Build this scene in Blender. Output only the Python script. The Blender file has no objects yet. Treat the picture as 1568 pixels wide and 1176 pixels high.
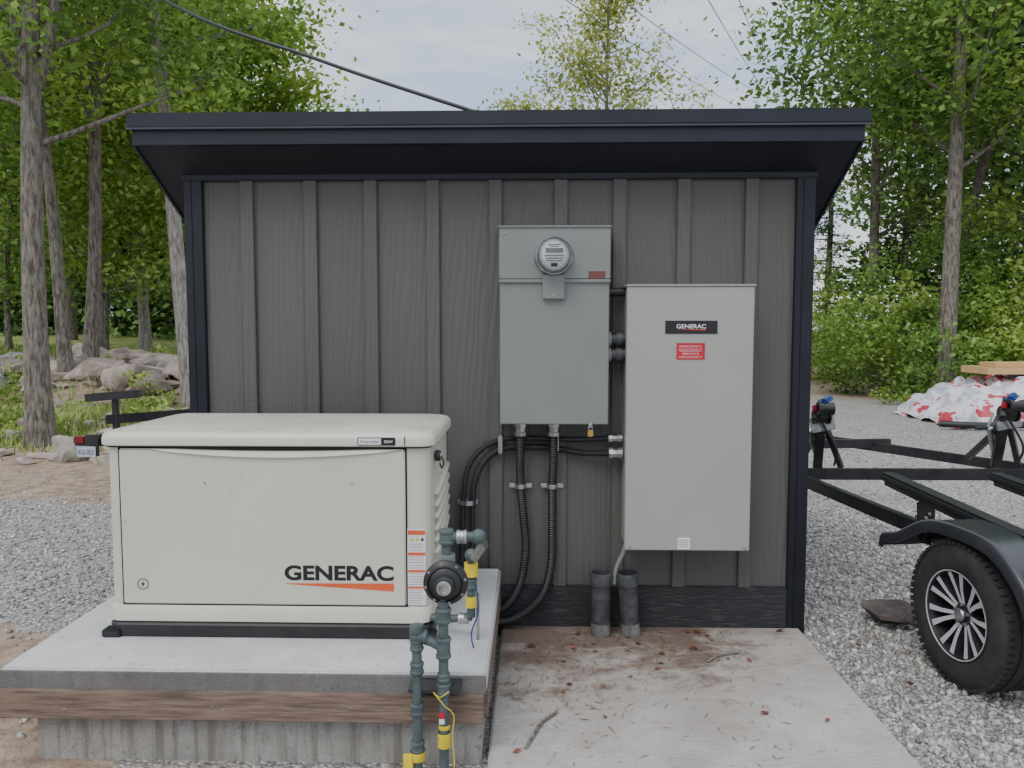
import bpy, bmesh, math, random
import numpy as np
from mathutils import Vector, Matrix
random.seed(3)
scene=bpy.context.scene
COL=scene.collection
R=math.radians

# ------------------------------------------------------------------ materials
def nodes_of(name):
    m=bpy.data.materials.new(name); m.use_nodes=True
    nt=m.node_tree; b=nt.nodes['Principled BSDF']
    return m,nt,b
def N(nt,t,**kw):
    n=nt.nodes.new(t)
    for k,v in kw.items():
        if k in n.inputs: n.inputs[k].default_value=v
        else: setattr(n,k,v)
    return n
def L(nt,a,b): nt.links.new(a,b)
def pos(nt,scale=(1,1,1),rot=(0,0,0)):
    g=N(nt,'ShaderNodeNewGeometry'); mp=N(nt,'ShaderNodeMapping')
    mp.inputs['Scale'].default_value=scale; mp.inputs['Rotation'].default_value=rot
    L(nt,g.outputs['Position'],mp.inputs['Vector']); return mp.outputs['Vector']
def noise(nt,vec,scale,detail=4,rough=.55,dist=0):
    n=N(nt,'ShaderNodeTexNoise'); n.inputs['Scale'].default_value=scale
    n.inputs['Detail'].default_value=detail; n.inputs['Roughness'].default_value=rough
    n.inputs['Distortion'].default_value=dist
    L(nt,vec,n.inputs['Vector']); return n.outputs['Fac']
def ramp(nt,fac,stops):
    r=N(nt,'ShaderNodeValToRGB'); e=r.color_ramp.elements
    while len(e)<len(stops): e.new(.5)
    for i,(p,c) in enumerate(stops):
        e[i].position=p; e[i].color=(c[0],c[1],c[2],1) if hasattr(c,'__len__') else (c,c,c,1)
    L(nt,fac,r.inputs['Fac']); return r.outputs['Color']
def mix(nt,fac,a,b,mode='MIX'):
    m=N(nt,'ShaderNodeMix',data_type='RGBA',blend_type=mode)
    if isinstance(fac,(int,float)): m.inputs[0].default_value=fac
    else: L(nt,fac,m.inputs[0])
    for i,v in ((6,a),(7,b)):
        if hasattr(v,'is_linked') or hasattr(v,'links'): L(nt,v,m.inputs[i])
        else: m.inputs[i].default_value=(v[0],v[1],v[2],1)
    return m.outputs[2]
def bump(nt,b,h,strength=.3,dist=.01):
    n=N(nt,'ShaderNodeBump'); n.inputs['Strength'].default_value=strength; n.inputs['Distance'].default_value=dist
    L(nt,h,n.inputs['Height']); L(nt,n.outputs['Normal'],b.inputs['Normal']); return n
def math_(nt,op,a,b_=None,clamp=False):
    n=N(nt,'ShaderNodeMath',operation=op,use_clamp=clamp)
    for i,v in enumerate((a,b_)):
        if v is None: continue
        if isinstance(v,(int,float)): n.inputs[i].default_value=v
        else: L(nt,v,n.inputs[i])
    return n.outputs[0]
def M(name,col,rough=.5,metal=0,col2=None,vs=6,stretch=(1,1,1),bmp=0,bs=200,bd=.002,lo=.35,hi=.65,spec=.5):
    m,nt,b=nodes_of(name)
    b.inputs['Roughness'].default_value=rough; b.inputs['Metallic'].default_value=metal
    b.inputs['Specular IOR Level'].default_value=spec
    if col2 is None: col2=tuple(c*.86 for c in col)
    v=pos(nt,stretch)
    L(nt,ramp(nt,noise(nt,v,vs,3,.6),[(lo,col2),(hi,col)]),b.inputs['Base Color'])
    if bmp: bump(nt,b,noise(nt,v,bs,2),bmp,bd)
    return m
def cream_mat():
    m,nt,b=nodes_of('generator_cream_paint')
    v=pos(nt); c=ramp(nt,noise(nt,v,3,3,.6),[(.35,(.545,.525,.44)),(.65,(.58,.56,.472))])
    g=N(nt,'ShaderNodeNewGeometry'); s=N(nt,'ShaderNodeSeparateXYZ'); L(nt,g.outputs['Normal'],s.inputs[0])
    up=ramp(nt,s.outputs['Z'],[(.55,0),(.9,1)])
    sp=ramp(nt,noise(nt,v,70,3,.7),[(.60,0),(.66,1)]); d2=ramp(nt,noise(nt,v,6,4,.7),[(.40,0),(.75,.5)])
    f=math_(nt,'MULTIPLY',up,math_(nt,'ADD',math_(nt,'MULTIPLY',sp,.75),d2,True))
    sp2=ramp(nt,noise(nt,v,26,2,.5),[(.735,0),(.75,.6)])
    c=mix(nt,f,c,(.30,.26,.19)); c=mix(nt,sp2,c,(.33,.29,.22))
    L(nt,c,b.inputs['Base Color']); b.inputs['Roughness'].default_value=.38
    return m
CREAM=cream_mat()
GREYBOX=M('grey_enamel',(.200,.213,.200),.42,0,(.182,.195,.183),2.5)
GREYLT=M('light_grey_enamel',(.325,.33,.295),.45,0,(.305,.31,.278),2)
BLACKMET=M('black_metal_trim',(.012,.014,.021),.42,0,(.008,.009,.014),3,spec=.35)
ROOFMET=M('navy_black_roof_metal',(.012,.015,.026),.40,0,(.008,.010,.017),3,spec=.4)
SOFFIT=M('black_soffit',(.018,.019,.026),.5,0,(.013,.014,.019),3,spec=.35)
BLACKPL=M('black_plastic',(.012,.012,.013),.45,0,(.02,.02,.02),20)
RUBBER=M('rubber',(.018,.018,.019),.75,0,(.035,.033,.031),14,bmp=.3,bs=90,bd=.003)
BLACKPNT=M('black_powdercoat',(.014,.015,.018),.35,0,(.03,.03,.03),9)
STEEL=M('galvanized_steel',(.5,.5,.5),.35,.85,(.3,.3,.31),30)
GASPIPE=M('grey_green_gas_pipe',(.085,.115,.115),.5,0,(.05,.07,.07),20,bmp=.2,bs=120)
PVC=M('dark_pvc',(.035,.037,.042),.5,0,(.08,.08,.08),18,lo=.3,hi=.6)
YELLOW=M('yellow_tape',(.75,.6,.03),.5,0,(.6,.45,.02),30)
BRASS=M('brass',(.6,.4,.12),.3,.9)
WHITE=M('white_label',(.72,.72,.7),.5)
INK=M('black_ink',(.01,.01,.011),.5)
ORANGE=M('orange_ink',(.68,.11,.03),.5)
RED=M('red_label',(.50,.012,.03),.5)
BLUE=M('blue_paint',(.015,.05,.20),.4)
BROWNL=M('brown_label',(.16,.05,.035),.5)
DARKGAP=M('dark_gap',(.006,.006,.006),.9)
RIMSIL=M('machined_alloy',(.68,.68,.70),.3,.35)
LUMBER=M('treated_lumber',(.235,.165,.118),.85,0,(.10,.070,.055),5,(1.2,6,16),bmp=.5,bs=10,bd=.004,lo=.32,hi=.68)
LUMBER2=M('new_lumber',(.60,.40,.19),.7,0,(.5,.31,.13),5,(1,6,14))
BLACKWOOD=M('black_stained_wood',(.018,.018,.021),.7,0,(.07,.066,.062),7,(1.5,6,16),bmp=.6,bs=12,bd=.004,lo=.25,hi=.5)
ROCK=M('rock',(.46,.38,.33),.85,0,(.18,.14,.12),3,bmp=.7,bs=14,bd=.03)
ROCKG=M('rock_grey',(.40,.40,.40),.85,0,(.19,.19,.19),3,bmp=.7,bs=14,bd=.03)
DARKROCK=M('dark_rock',(.13,.10,.09),.8,0,(.05,.042,.038),9,bmp=.7,bs=30,bd=.01)
LEAD=M('chalk_grey',(.3,.3,.3),.8)

def siding_mat():
    m,nt,b=nodes_of('charcoal_engineered_siding')
    big=noise(nt,pos(nt,(1,1,.4)),1.3,3)
    c=ramp(nt,big,[(.3,(.088,.082,.076)),(.7,(.108,.101,.094))])
    g=noise(nt,pos(nt,(60,60,7)),1.0,2,.5,1.2)
    w=N(nt,'ShaderNodeTexWave',wave_type='RINGS',rings_direction='Y'); w.inputs['Scale'].default_value=1.5
    w.inputs['Distortion'].default_value=10; w.inputs['Detail'].default_value=2; w.inputs['Detail Scale'].default_value=1.0
    L(nt,pos(nt,(7,1,.8)),w.inputs['Vector'])
    cross=noise(nt,pos(nt,(14,14,150)),1,2)
    h=math_(nt,'ADD',math_(nt,'MULTIPLY',w.outputs['Fac'],.7),math_(nt,'ADD',math_(nt,'MULTIPLY',g,.7),math_(nt,'MULTIPLY',cross,.7)))
    c2=mix(nt,math_(nt,'MULTIPLY',ramp(nt,w.outputs['Fac'],[(0,1),(.25,0)]),.12),c,(.035,.034,.033))
    L(nt,c2,b.inputs['Base Color']); b.inputs['Roughness'].default_value=.55
    b.inputs['Specular IOR Level'].default_value=.4
    bump(nt,b,h,.6,.0035)
    return m
SIDING=siding_mat()

def concrete_mat(name,c1,c2,broom=False,stain=False,streak=0):
    m,nt,b=nodes_of(name)
    v=pos(nt)
    a=ramp(nt,noise(nt,v,2.6,6,.7),[(.32,c2),(.66,c1)])
    sp=ramp(nt,noise(nt,v,150,2),[(.36,0),(.5,1)])
    a=mix(nt,math_(nt,'MULTIPLY',math_(nt,'SUBTRACT',1,sp),.4),a,tuple(x*.5 for x in c2))
    pit=ramp(nt,noise(nt,v,34,3,.6),[(.31,1),(.37,0)])
    a=mix(nt,math_(nt,'MULTIPLY',pit,.5),a,tuple(x*.45 for x in c2))
    h=noise(nt,v,120,3)
    if broom:
        br=noise(nt,pos(nt,(7,110,1),(0,0,R(-10))),1.3,4,.7)
        msk=ramp(nt,noise(nt,v,1.7,3),[(.35,.2),(.65,1)])
        h=math_(nt,'ADD',h,math_(nt,'MULTIPLY',br,1.8))
        a=mix(nt,math_(nt,'MULTIPLY',math_(nt,'MULTIPLY',ramp(nt,br,[(.38,1),(.50,0)]),msk),.5),a,tuple(x*.6 for x in c2))
    if stain:
        g=N(nt,'ShaderNodeNewGeometry'); s=N(nt,'ShaderNodeSeparateXYZ'); L(nt,g.outputs['Position'],s.inputs[0])
        mr=N(nt,'ShaderNodeMapRange',interpolation_type='SMOOTHSTEP'); L(nt,s.outputs['Y'],mr.inputs[0])
        mr.inputs[1].default_value=2.4; mr.inputs[2].default_value=3.8; mr.inputs[3].default_value=-.09; mr.inputs[4].default_value=.34
        mx=N(nt,'ShaderNodeMapRange',interpolation_type='SMOOTHSTEP'); L(nt,s.outputs['X'],mx.inputs[0])
        mx.inputs[1].default_value=.75; mx.inputs[2].default_value=1.2; mx.inputs[3].default_value=0; mx.inputs[4].default_value=-.22
        n1=noise(nt,pos(nt,(1,1.6,1)),3.2,6,.72,.5)
        f0=math_(nt,'ADD',math_(nt,'ADD',n1,mr.outputs[0]),mx.outputs[0])
        a=mix(nt,ramp(nt,f0,[(.40,0),(.7,.55)]),a,(.25,.195,.15))
        a=mix(nt,ramp(nt,f0,[(.64,0),(.80,.85)]),a,(.12,.075,.055))
    if streak:
        st=noise(nt,pos(nt,(20,20,1.6)),1,4,.65)
        a=mix(nt,math_(nt,'MULTIPLY',ramp(nt,st,[(.48,0),(.60,1)]),streak),a,(.11,.095,.08))
        s2=noise(nt,pos(nt,(1,1,1.8)),4.5,4,.7)
        a=mix(nt,ramp(nt,s2,[(.5,0),(.7,.5)]),a,(.17,.15,.125))
    L(nt,a,b.inputs['Base Color']); b.inputs['Roughness'].default_value=.88
    bump(nt,b,h,.5,.004)
    return m
CONC=concrete_mat('slab_concrete',(.50,.475,.43),(.355,.332,.298),True,True)
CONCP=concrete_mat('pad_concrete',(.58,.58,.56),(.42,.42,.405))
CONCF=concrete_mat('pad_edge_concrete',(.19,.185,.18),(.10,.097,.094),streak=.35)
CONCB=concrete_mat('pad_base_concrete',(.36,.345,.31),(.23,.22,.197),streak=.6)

def bark(name,c1,c2):
    m,nt,b=nodes_of(name)
    n=noise(nt,pos(nt,(1,1,.2)),28,4,.65,.4)
    c=ramp(nt,n,[(.38,c2),(.60,c1)])
    c=mix(nt,math_(nt,'MULTIPLY',ramp(nt,noise(nt,pos(nt),3,3),[(.5,0),(.7,1)]),.35),c,(.24,.26,.20))
    L(nt,c,b.inputs['Base Color']); b.inputs['Roughness'].default_value=.95
    bump(nt,b,n,.9,.03)
    return m
BARK=bark('bark_grey',(.25,.215,.18),(.075,.062,.05))
BARKL=bark('bark_pale',(.40,.37,.33),(.17,.15,.13))
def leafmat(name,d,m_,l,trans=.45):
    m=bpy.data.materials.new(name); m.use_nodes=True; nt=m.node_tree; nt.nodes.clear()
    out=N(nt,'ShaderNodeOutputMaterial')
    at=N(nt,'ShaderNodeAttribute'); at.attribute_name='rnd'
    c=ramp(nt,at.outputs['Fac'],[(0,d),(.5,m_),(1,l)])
    df=N(nt,'ShaderNodeBsdfDiffuse'); L(nt,c,df.inputs[0])
    if trans>0:
        tr=N(nt,'ShaderNodeBsdfTranslucent'); mx=N(nt,'ShaderNodeMixShader'); mx.inputs[0].default_value=trans
        L(nt,mix(nt,1,c,(1.2,1.2,.6),'MULTIPLY'),tr.inputs[0])
        L(nt,df.outputs[0],mx.inputs[1]); L(nt,tr.outputs[0],mx.inputs[2]); L(nt,mx.outputs[0],out.inputs[0])
    else: L(nt,df.outputs[0],out.inputs[0])
    return m
LEAF=leafmat('leaves_green',(.08,.15,.045),(.20,.33,.09),(.38,.52,.17),.4)
LEAFF=leafmat('leaves_far',(.10,.17,.065),(.22,.34,.12),(.38,.51,.21),.25)
LEAFD=leafmat('leaves_dark',(.06,.11,.035),(.14,.235,.075),(.26,.39,.13),0)
LEAFB=leafmat('leaves_bright',(.13,.22,.055),(.30,.43,.11),(.50,.61,.20),.4)
LEAFY=leafmat('leaves_yellowgreen',(.22,.26,.10),(.42,.45,.18),(.62,.62,.30),.4)
LEAFC=leafmat('needles_dark',(.03,.055,.025),(.07,.12,.05),(.14,.20,.08),0)
GRASSM=leafmat('grass_blades',(.13,.19,.05),(.28,.37,.10),(.50,.52,.22),0)
BROWNLEAF=leafmat('dead_leaves',(.09,.04,.025),(.17,.07,.045),(.30,.10,.07),0)
NEEDLE=leafmat('pine_needles',(.10,.05,.03),(.17,.09,.05),(.27,.16,.09),0)

# ------------------------------------------------------------------ mesh helpers
def empty(name,loc=(0,0,0)):
    e=bpy.data.objects.new(name,None); e.empty_display_size=.2; COL.objects.link(e); e.location=loc; return e
def finish(ob,mat,parent,smooth,angle=35):
    if mat: ob.data.materials.append(mat)
    COL.objects.link(ob)
    if smooth:
        ob.data.polygons.foreach_set('use_smooth',[True]*len(ob.data.polygons))
        ob.data.set_sharp_from_angle(angle=R(angle))
    if parent: ob.parent=parent
    return ob
def mesh(name,verts,faces,mat,parent=None,smooth=False,angle=35):
    me=bpy.data.meshes.new(name); me.from_pydata([tuple(v) for v in verts],[],faces); me.update()
    bm=bmesh.new(); bm.from_mesh(me); bmesh.ops.recalc_face_normals(bm,faces=bm.faces); bm.to_mesh(me); bm.free()
    return finish(bpy.data.objects.new(name,me),mat,parent,smooth,angle)
def box(name,x0,x1,y0,y1,z0,z1,mat,parent=None,bev=.003,seg=2):
    bm=bmesh.new(); bmesh.ops.create_cube(bm,size=1)
    for v in bm.verts:
        v.co=Vector(((x0+x1)/2+v.co.x*(x1-x0),(y0+y1)/2+v.co.y*(y1-y0),(z0+z1)/2+v.co.z*(z1-z0)))
    if bev: bmesh.ops.bevel(bm,geom=list(bm.edges),offset=bev,segments=seg,affect='EDGES',clamp_overlap=True)
    me=bpy.data.meshes.new(name); bm.to_mesh(me); bm.free()
    return finish(bpy.data.objects.new(name,me),mat,parent,bev>0,50)
def beam(name,a,b,w,h,mat,parent=None,bev=.004):
    a=Vector(a); b=Vector(b); d=b-a; ln=d.length
    ob=box(name,-w/2,w/2,0,ln,-h/2,h/2,mat,parent,bev)
    y=d.normalized(); up=Vector((0,0,1)) if abs(y.z)<.95 else Vector((0,1,0))
    x=y.cross(up).normalized(); z=x.cross(y)
    mt=Matrix((x,y,z)).transposed().to_4x4(); mt.translation=a
    ob.data.transform(mt); return ob
def smoothpath(pts,step=.02):
    P=[Vector(p) for p in pts]; P=[P[0]*2-P[1]]+P+[P[-1]*2-P[-2]]; out=[]
    for i in range(1,len(P)-2):
        n=max(2,int((P[i+1]-P[i]).length/step))
        for k in range(n):
            t=k/n; a,b,c,d=P[i-1:i+3]
            out.append(.5*((2*b)+(c-a)*t+(2*a-5*b+4*c-d)*t*t+(3*b-a-3*c+d)*t**3))
    out.append(P[-2]); return out
def tube_vf(path,rad,sides=12,caps=True,off=0):
    V=[];F=[];P=[Vector(p) for p in path]
    ref=None
    for i,p in enumerate(P):
        t=(P[min(i+1,len(P)-1)]-P[max(i-1,0)]).normalized()
        if ref is None: ref=Vector((0,0,1)) if abs(t.z)<.9 else Vector((1,0,0)); 
        u=(ref-t*ref.dot(t)).normalized(); w=t.cross(u); ref=u
        r=rad[i] if hasattr(rad,'__len__') else rad
        for k in range(sides):
            a=2*math.pi*k/sides; V.append(p+u*(r*math.cos(a))+w*(r*math.sin(a)))
    n=len(P)
    for i in range(n-1):
        for k in range(sides):
            k2=(k+1)%sides
            F.append((off+i*sides+k,off+i*sides+k2,off+(i+1)*sides+k2,off+(i+1)*sides+k))
    if caps: F.append(tuple(off+k for k in range(sides))[::-1]); F.append(tuple(off+(n-1)*sides+k for k in range(sides)))
    return V,F
def tube(name,path,r,mat,parent=None,sides=14,smooth=True):
    V,F=tube_vf(path,r,sides); return mesh(name,V,F,mat,parent,smooth,50)
def corr(name,pts,r,mat,parent):
    path=smoothpath(pts,.0055); rad=[r*(1.0 if (i//1)%2 else .86) for i in range(len(path))]
    V,F=tube_vf(path,rad,12); return mesh(name,V,F,mat,parent,False)
def lathe(name,prof,origin,axis,mat,parent=None,seg=48,smooth=True,angle=35,a0=0,a1=2*math.pi):
    ax=Vector(axis).normalized(); u=ax.orthogonal().normalized()
    if abs(ax.z)<.9: u=(Vector((0,0,1))-ax*ax.z).normalized()
    w=ax.cross(u); o=Vector(origin); V=[];F=[]; full=abs(a1-a0-2*math.pi)<1e-4
    ns=seg if full else seg+1
    for (a,r) in prof:
        for k in range(ns):
            th=a0+(a1-a0)*k/seg; V.append(o+ax*a+(u*math.cos(th)+w*math.sin(th))*r)
    for i in range(len(prof)-1):
        for k in range(seg):
            k2=(k+1)%ns
            F.append((i*ns+k,i*ns+k2,(i+1)*ns+k2,(i+1)*ns+k))
    return mesh(name,V,F,mat,parent,smooth,angle)
def disc(name,o,axis,r,d,mat,parent,seg=32):
    return lathe(name,[(0,0.0001),(0,r*.92),(0+.08*d,r),(d*.9,r),(d,r*.96),(d,.0001)],o,axis,mat,parent,seg)
def loft(name,x0,x1,y0,y1,r,rings,mat,parent,seg=8,bow=0):
    V=[];F=[];n=None
    for (z,ins) in rings:
        ring=[]; rr=max(.004,r-ins*.5)
        for cx,cy,a in ((x1-ins-rr,y1-ins-rr,0),(x0+ins+rr,y1-ins-rr,90),(x0+ins+rr,y0+ins+rr,180),(x1-ins-rr,y0+ins+rr,270)):
            for k in range(seg+1):
                t=R(a+90*k/seg); ring.append(Vector((cx+rr*math.cos(t),cy+rr*math.sin(t),z)))
        n=len(ring); V+=ring
    for i in range(len(rings)-1):
        for k in range(n):
            k2=(k+1)%n; F.append((i*n+k,i*n+k2,(i+1)*n+k2,(i+1)*n+k))
    F.append(tuple(range(n))[::-1]); F.append(tuple((len(rings)-1)*n+k for k in range(n)))
    return mesh(name,V,F,mat,parent,True,40)
def text(name,s,x0,x1,z0,z1,y,mat,parent,bold=0,ext=.0):
    cu=bpy.data.curves.new(name,'FONT'); cu.body=s; cu.size=1; cu.offset=bold; cu.extrude=ext
    o=bpy.data.objects.new(name+'_t',cu); COL.objects.link(o)
    dg=bpy.context.evaluated_depsgraph_get(); me=bpy.data.meshes.new_from_object(o.evaluated_get(dg))
    bpy.data.objects.remove(o)
    c=np.array([v.co[:] for v in me.vertices]); mn=c.min(0); mxx=c.max(0)
    for v in me.vertices:
        x=x0+(v.co.x-mn[0])/(mxx[0]-mn[0])*(x1-x0); z=z0+(v.co.y-mn[1])/(mxx[1]-mn[1])*(z1-z0)
        v.co=Vector((x,y,z))
    ob=bpy.data.objects.new(name,me); me.materials.clear(); me.materials.append(mat); COL.objects.link(ob); ob.parent=parent; return ob
def elbow(name,p,mat,parent,r=.026):
    bm=bmesh.new(); bmesh.ops.create_uvsphere(bm,u_segments=16,v_segments=10,radius=r,matrix=Matrix.Translation(p))
    me=bpy.data.meshes.new(name); bm.to_mesh(me); bm.free(); return finish(bpy.data.objects.new(name,me),mat,parent,True,80)

# ------------------------------------------------------------------ camera
cam=bpy.data.cameras.new('camera'); co=bpy.data.objects.new('camera',cam); COL.objects.link(co)
cam.sensor_width=36; cam.lens=27.05; cam.clip_end=2000; cam.clip_start=.05
co.location=(0,0,1.48); co.rotation_euler=(R(90-4.03),0,R(1.5)); scene.camera=co

# ------------------------------------------------------------------ world
w=bpy.data.worlds.new('World'); scene.world=w; w.use_nodes=True; nt=w.node_tree
bg=nt.nodes['Background']
sky=N(nt,'ShaderNodeTexSky',sky_type='NISHITA'); sky.sun_disc=False
sky.dust_density=2; sky.air_density=1
tc=N(nt,'ShaderNodeTexCoord'); mp=N(nt,'ShaderNodeMapping'); mp.inputs['Scale'].default_value=(1,1,3.0); mp.inputs['Location'].default_value=(.4,.2,.1)
L(nt,tc.outputs['Generated'],mp.inputs['Vector'])
cn=noise(nt,mp.outputs['Vector'],3.0,4,.6,.4)
cl=ramp(nt,cn,[(.38,(4.9,6.0,8.3)),(.48,(6.7,7.3,8.5)),(.58,(8.5,8.6,8.9))])
sx=N(nt,'ShaderNodeSeparateXYZ'); L(nt,tc.outputs['Generated'],sx.inputs[0])
gr=N(nt,'ShaderNodeMapRange'); L(nt,sx.outputs['Z'],gr.inputs[0]); gr.inputs[1].default_value=0.42; gr.inputs[2].default_value=1
gr.inputs[3].default_value=1.0; gr.inputs[4].default_value=1.9
vm=N(nt,'ShaderNodeVectorMath',operation='SCALE'); L(nt,cl,vm.inputs[0]); L(nt,gr.outputs[0],vm.inputs['Scale'])
L(nt,mix(nt,.9,sky.outputs[0],vm.outputs[0]),bg.inputs['Color'])
bg.inputs['Strength'].default_value=.15
sd=bpy.data.lights.new('sun','SUN'); so=bpy.data.objects.new('sun',sd); COL.objects.link(so)
sd.energy=1.45; sd.angle=R(30); sd.color=(1,.96,.9)
dirv=Vector((-.42,-.72,1.0)); so.rotation_euler=dirv.to_track_quat('Z','Y').to_euler()
sky.sun_elevation=math.asin(dirv.normalized().z); sky.sun_rotation=math.atan2(dirv.x,dirv.y)

# ------------------------------------------------------------------ ground
def sst(a,b,x):
    t=np.clip((x-a)/(b-a),0,1); return t*t*(3-2*t)
def H(x,y):
    x=np.asarray(x,float); y=np.asarray(y,float)
    left=.85*sst(8.4,14,y)*sst(-3,-4.8,x)+.35*sst(-8,-14,x)*sst(6,12,y)
    right=1.5*sst(18,34,y)*sst(3,7,x)
    far=1.0*sst(16,45,y)*(1-sst(3,7,x))
    return -.045+left+right+far+.02*np.sin(x*1.7+y*.6)*sst(1.9,3,np.abs(x))*sst(4,6,y)+.09*np.sin(x*1.9)*np.sin(y*1.4)*sst(9,11,y)*sst(-3,-5,x)
xs=np.concatenate([-np.geomspace(300,11,16),np.linspace(-10.5,10.5,141),np.geomspace(11,300,16)])
ys=np.concatenate([[-60,-20,-8,-3],np.linspace(0,20,134),np.geomspace(20.5,500,22)])
X,Y=np.meshgrid(xs,ys,indexing='ij'); Z=H(X,Y)
V=np.stack([X,Y,Z],-1).reshape(-1,3); nx,ny=len(xs),len(ys)
F=[(i*ny+j,(i+1)*ny+j,(i+1)*ny+j+1,i*ny+j+1) for i in range(nx-1) for j in range(ny-1)]
def ground_mat():
    m,nt,b=nodes_of('ground_gravel_dirt_grass')
    v=pos(nt)
    vo=N(nt,'ShaderNodeTexVoronoi'); vo.inputs['Scale'].default_value=60
    L(nt,v,vo.inputs['Vector'])
    sc=N(nt,'ShaderNodeSeparateColor'); L(nt,vo.outputs['Color'],sc.inputs[0])
    g=ramp(nt,sc.outputs[0],[(0,(.18,.17,.158)),(.35,(.33,.315,.295)),(.8,(.46,.445,.415)),(1,(.62,.60,.56))])
    g=mix(nt,ramp(nt,vo.outputs['Distance'],[(.4,0),(.8,.7)]),g,(.12,.108,.098))
    g=mix(nt,math_(nt,'MULTIPLY',ramp(nt,noise(nt,v,.9,4),[(.42,0),(.7,1)]),.4),g,(.30,.255,.21))
    d=ramp(nt,noise(nt,v,9,5,.7),[(.3,(.17,.12,.085)),(.5,(.31,.23,.165)),(.72,(.42,.34,.26))])
    gs=ramp(nt,noise(nt,v,4,5,.7),[(.3,(.10,.13,.035)),(.5,(.23,.28,.085)),(.72,(.42,.41,.19))])
    ad=N(nt,'ShaderNodeAttribute'); ad.attribute_name='dirt'; ag=N(nt,'ShaderNodeAttribute'); ag.attribute_name='grass'
    nn=math_(nt,'MULTIPLY',math_(nt,'SUBTRACT',noise(nt,v,2.2,5,.7),.5),1.7)
    fd=ramp(nt,math_(nt,'ADD',ad.outputs['Fac'],nn),[(.42,0),(.58,1)])
    fg=ramp(nt,math_(nt,'ADD',ag.outputs['Fac'],nn),[(.42,0),(.58,1)])
    c=mix(nt,fd,g,d); c=mix(nt,fg,c,gs)
    L(nt,c,b.inputs['Base Color']); b.inputs['Roughness'].default_value=.92; b.inputs['Specular IOR Level'].default_value=.2
    hh=math_(nt,'SUBTRACT',1,vo.outputs['Distance'])
    hh=mix(nt,fd,hh,noise(nt,v,40,3)); bump(nt,b,hh,.8,.016)
    return m
gr_o=mesh('ground',V,F,ground_mat(),None,True,180)
def dirtf(x,y):
    pad=sst(-3.7,-2.9,x)*sst(-1.2,-1.7,x)*sst(4.3,3.4,y)
    band=sst(6.3,7.0,y)*sst(-2,-3,x)*sst(17,15,y)
    path=sst(14,19,y)*sst(1,4,x)
    return np.clip(pad*1.0+band*.95+path*.75,0,1)
def grassf(x,y):
    l=sst(8.6,9.6,y+.25*np.sin(x))*sst(-1.5,-3.2,x)*(.38+.5*np.sin(x*1.3+1)*np.sin(y*1.1))
    r=sst(15.5,18,y)*sst(9.0,10.5,x)
    f=sst(40,60,y)+sst(15,17,y)*sst(-3,-5,x)
    return np.clip(l+r+f,0,1)
for nm,fn in (('dirt',dirtf),('grass',grassf)):
    at=gr_o.data.attributes.new(nm,'FLOAT','POINT'); at.data.foreach_set('value',fn(X,Y).reshape(-1).astype(np.float32))

def quads_object(name,Vv,mats,midx=None,rnd=None,extraV=None,extraF=None,parent=None):
    nv=0; allV=[]; loops=[]; mi=[]; rr=[]
    if extraV is not None and len(extraV):
        ev=np.array([tuple(v) for v in extraV],np.float32); ef=np.array(extraF,np.int32)
        allV.append(ev); loops.append(ef.reshape(-1)); mi.append(np.zeros(len(ef),np.int32)); rr.append(np.zeros(len(ev),np.float32)); nv=len(ev)
    if Vv is not None and len(Vv):
        n=len(Vv)//4; allV.append(Vv.astype(np.float32)); loops.append(np.arange(nv,nv+n*4,dtype=np.int32))
        mi.append(np.full(n,len(mats)-1,np.int32) if midx is None else midx); rr.append(np.repeat(rnd,4).astype(np.float32) if rnd is not None else np.zeros(n*4,np.float32))
    A=np.concatenate(allV); lo=np.concatenate(loops); mi=np.concatenate(mi); rr=np.concatenate(rr)
    me=bpy.data.meshes.new(name); me.vertices.add(len(A)); me.vertices.foreach_set('co',A.reshape(-1))
    me.loops.add(len(lo)); me.loops.foreach_set('vertex_index',lo)
    me.polygons.add(len(lo)//4); me.polygons.foreach_set('loop_start',np.arange(0,len(lo),4,dtype=np.int32))
    me.polygons.foreach_set('material_index',mi.astype(np.int32))
    a=me.attributes.new('rnd','FLOAT','POINT'); a.data.foreach_set('value',rr)
    for m in mats: me.materials.append(m)
    me.update(calc_edges=True); me.validate()
    ob=bpy.data.objects.new(name,me); COL.objects.link(ob)
    if parent: ob.parent=parent
    return ob
def leafquads(C,size,rg,upb=.35,aspect=.6):
    n=len(C); nrm=rg.normal(size=(n,3)); nrm[:,2]=np.abs(nrm[:,2])+upb; nrm/=np.linalg.norm(nrm,axis=1,keepdims=True)
    u=np.cross(nrm,rg.normal(size=(n,3))); u/=np.linalg.norm(u,axis=1,keepdims=True)+1e-9
    v=np.cross(nrm,u); s=(size*rg.uniform(.55,1.25,n))[:,None]*.5
    Q=np.empty((n,4,3)); Q[:,0]=C-u*s; Q[:,1]=C+v*s*aspect-u*s*.15; Q[:,2]=C+u*s; Q[:,3]=C-v*s*aspect-u*s*.15
    return Q.reshape(-1,3)

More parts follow.
